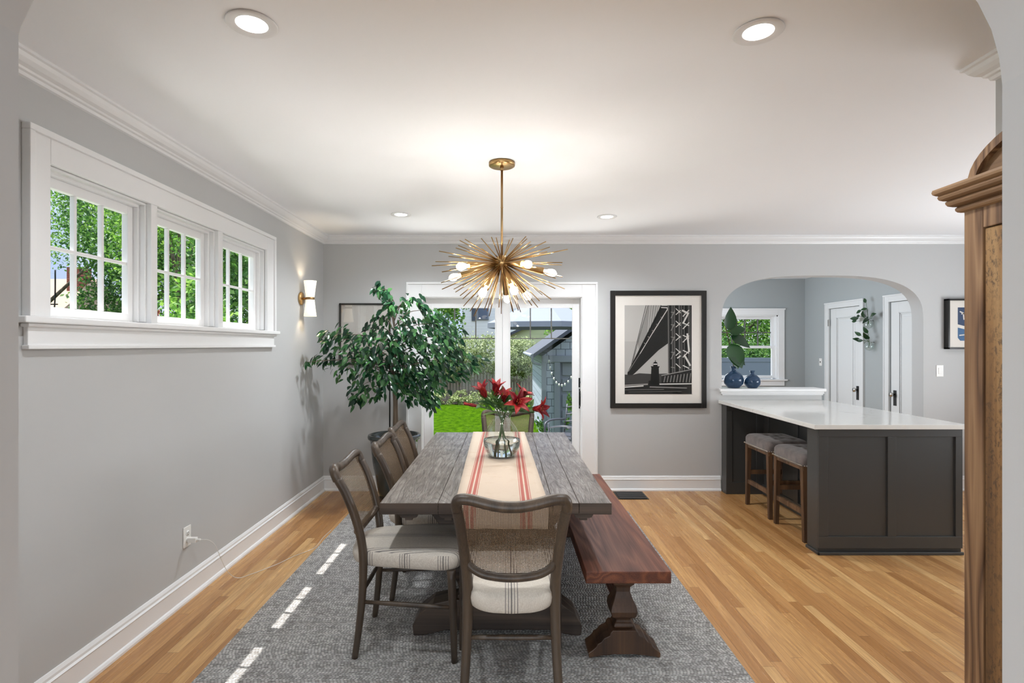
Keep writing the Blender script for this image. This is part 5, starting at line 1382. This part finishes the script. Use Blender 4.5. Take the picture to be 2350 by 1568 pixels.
# cantilever parasol
pr = thing('patio_parasol', 'large grey cantilever parasol over the patio seen from below', 'parasol', (.86, 11.2, GZ))
cx, cy, cz, R_ = .80, 11.2, 1.95, 1.18; b = MB(); n = 8
top = (cx, cy, cz+.55); ring = [(cx+R_*math.cos(2*PI*k/n+.2), cy+R_*math.sin(2*PI*k/n+.2), cz) for k in range(n)]; rl = [(x, y, z-.10) for x, y, z in ring]
b.add([top]+ring+rl, [(0, 1+k, 1+(k+1) % n) for k in range(n)]+[(1+k, 1+(k+1) % n, 1+n+(k+1) % n, 1+n+k) for k in range(n)]); b.build('canopy', M['canvas'], pr, solid=.01)
b = MB()
for x, y, z in ring: b.tube([(cx, cy, cz+.50), (x, y, z-.015)], .012, 6)
b.build('ribs', M['muntin_grey'], pr)
b = MB().tube(smoothpath([(cx, cy, cz+.5), (cx, cy, cz+.85), (2.2, 11.3, cz+.9), (3.1, 11.4, 1.6), (3.1, 11.4, GZ)], 5), .03, 8); b.tube([(3.1, 11.4, GZ), (3.1, 11.4, GZ+.06)], .35, 20); b.build('pole', M['muntin_grey'], pr)
# patio chairs
M['patio_metal'] = plain('patio_chair_metal', srgb(66, 68, 76), .45)
def patio_chair(label):
    c = thing('patio_chair', label, 'patio chair', (0, 0, 0), 'dark metal patio chairs')
    for s in (-1, 1):
        for yy in (-.22, .24): MB().tube([(s*.25, yy, 0), (s*.25, yy, .40)], .014, 7).build('leg', M['patio_metal'], c)
        MB().tube(smoothpath([(s*.27, .27, .40), (s*.28, .27, .60), (s*.28, .1, .66), (s*.27, -.25, .64)], 4), .018, 7).build('armrest', M['patio_metal'], c)
    MB().box(-.26, .26, -.24, .26, .38, .42).build('seat', M['patio_metal'], c, bevel=.01)
    for k in range(4): MB().tube(smoothpath([(-.26, -.25-.02*k, .48+.12*k), (0, -.32-.03*k, .50+.13*k), (.26, -.25-.02*k, .48+.12*k)], 5), .022, 7, flat=.5).build('back_slat', M['patio_metal'], c)
    for s in (-1, 1): MB().tube([(s*.26, -.24, .40), (s*.26, -.33, .90)], .013, 7).build('back_post', M['patio_metal'], c)
    return c
c = patio_chair('dark metal slatted patio chair nearest the patio door'); c.location = (.95, 7.3, -.42); c.rotation_euler = (0, 0, -.5)
d = copy_tree(c); d['label'] = 'dark metal slatted patio chair farther out on the patio'; d.location = (1.05, 9.1, -.42); d.rotation_euler = (0, 0, 2.4)
# leafy plants at the right of the patio, terracotta finial
lp = tag(leaf_cloud('patio_plant', M['tree_leaf'], None, [(1.42, 11.6, .05, .14, .14, .45)], 320, .07, 61), 'yellow green leafy plant before the garage door', 'plant')
lp = tag(leaf_cloud('patio_plant', M['tree_leaf_dark'], None, [(.65, 10.4, -.25, .2, .2, .3)], 350, .07, 62), 'small green plant beside the patio chairs', 'plant')
# behind the back hall window
tree('bright tree outside the back hall window', 7.2, 17.0, 4.5, [(0, 0, 3.4, 2.2, 1.2, 1.5), (-.9, .4, 4.2, 1.3, 1.2, 1.3), (1.8, 0, 4.0, 1.5, 1.2, 1.4), (.2, .5, 2.2, 2.2, .8, 1.2)], 30000, .09, M['tree_leaf'], 71, .14, TG)
hb2 = tag(leaf_cloud('hedge', M['tree_leaf_dark'], None, [(5.95, 14.2, 1.1, .9, .5, .6), (7.0, 14.3, 1.0, 1.0, .5, .6)], 9000, .07, 72), 'dark hedge above the board fence outside the back hall window', 'hedge')
f2 = tag(MB().box(5.0, 12, 13.2, 13.26, GZ, 1.10).box(5.0, 12, 13.19, 13.27, 1.10, 1.20).build('garden_fence', M['fence_white']), 'pale painted board fence outside the back hall window', 'fence')
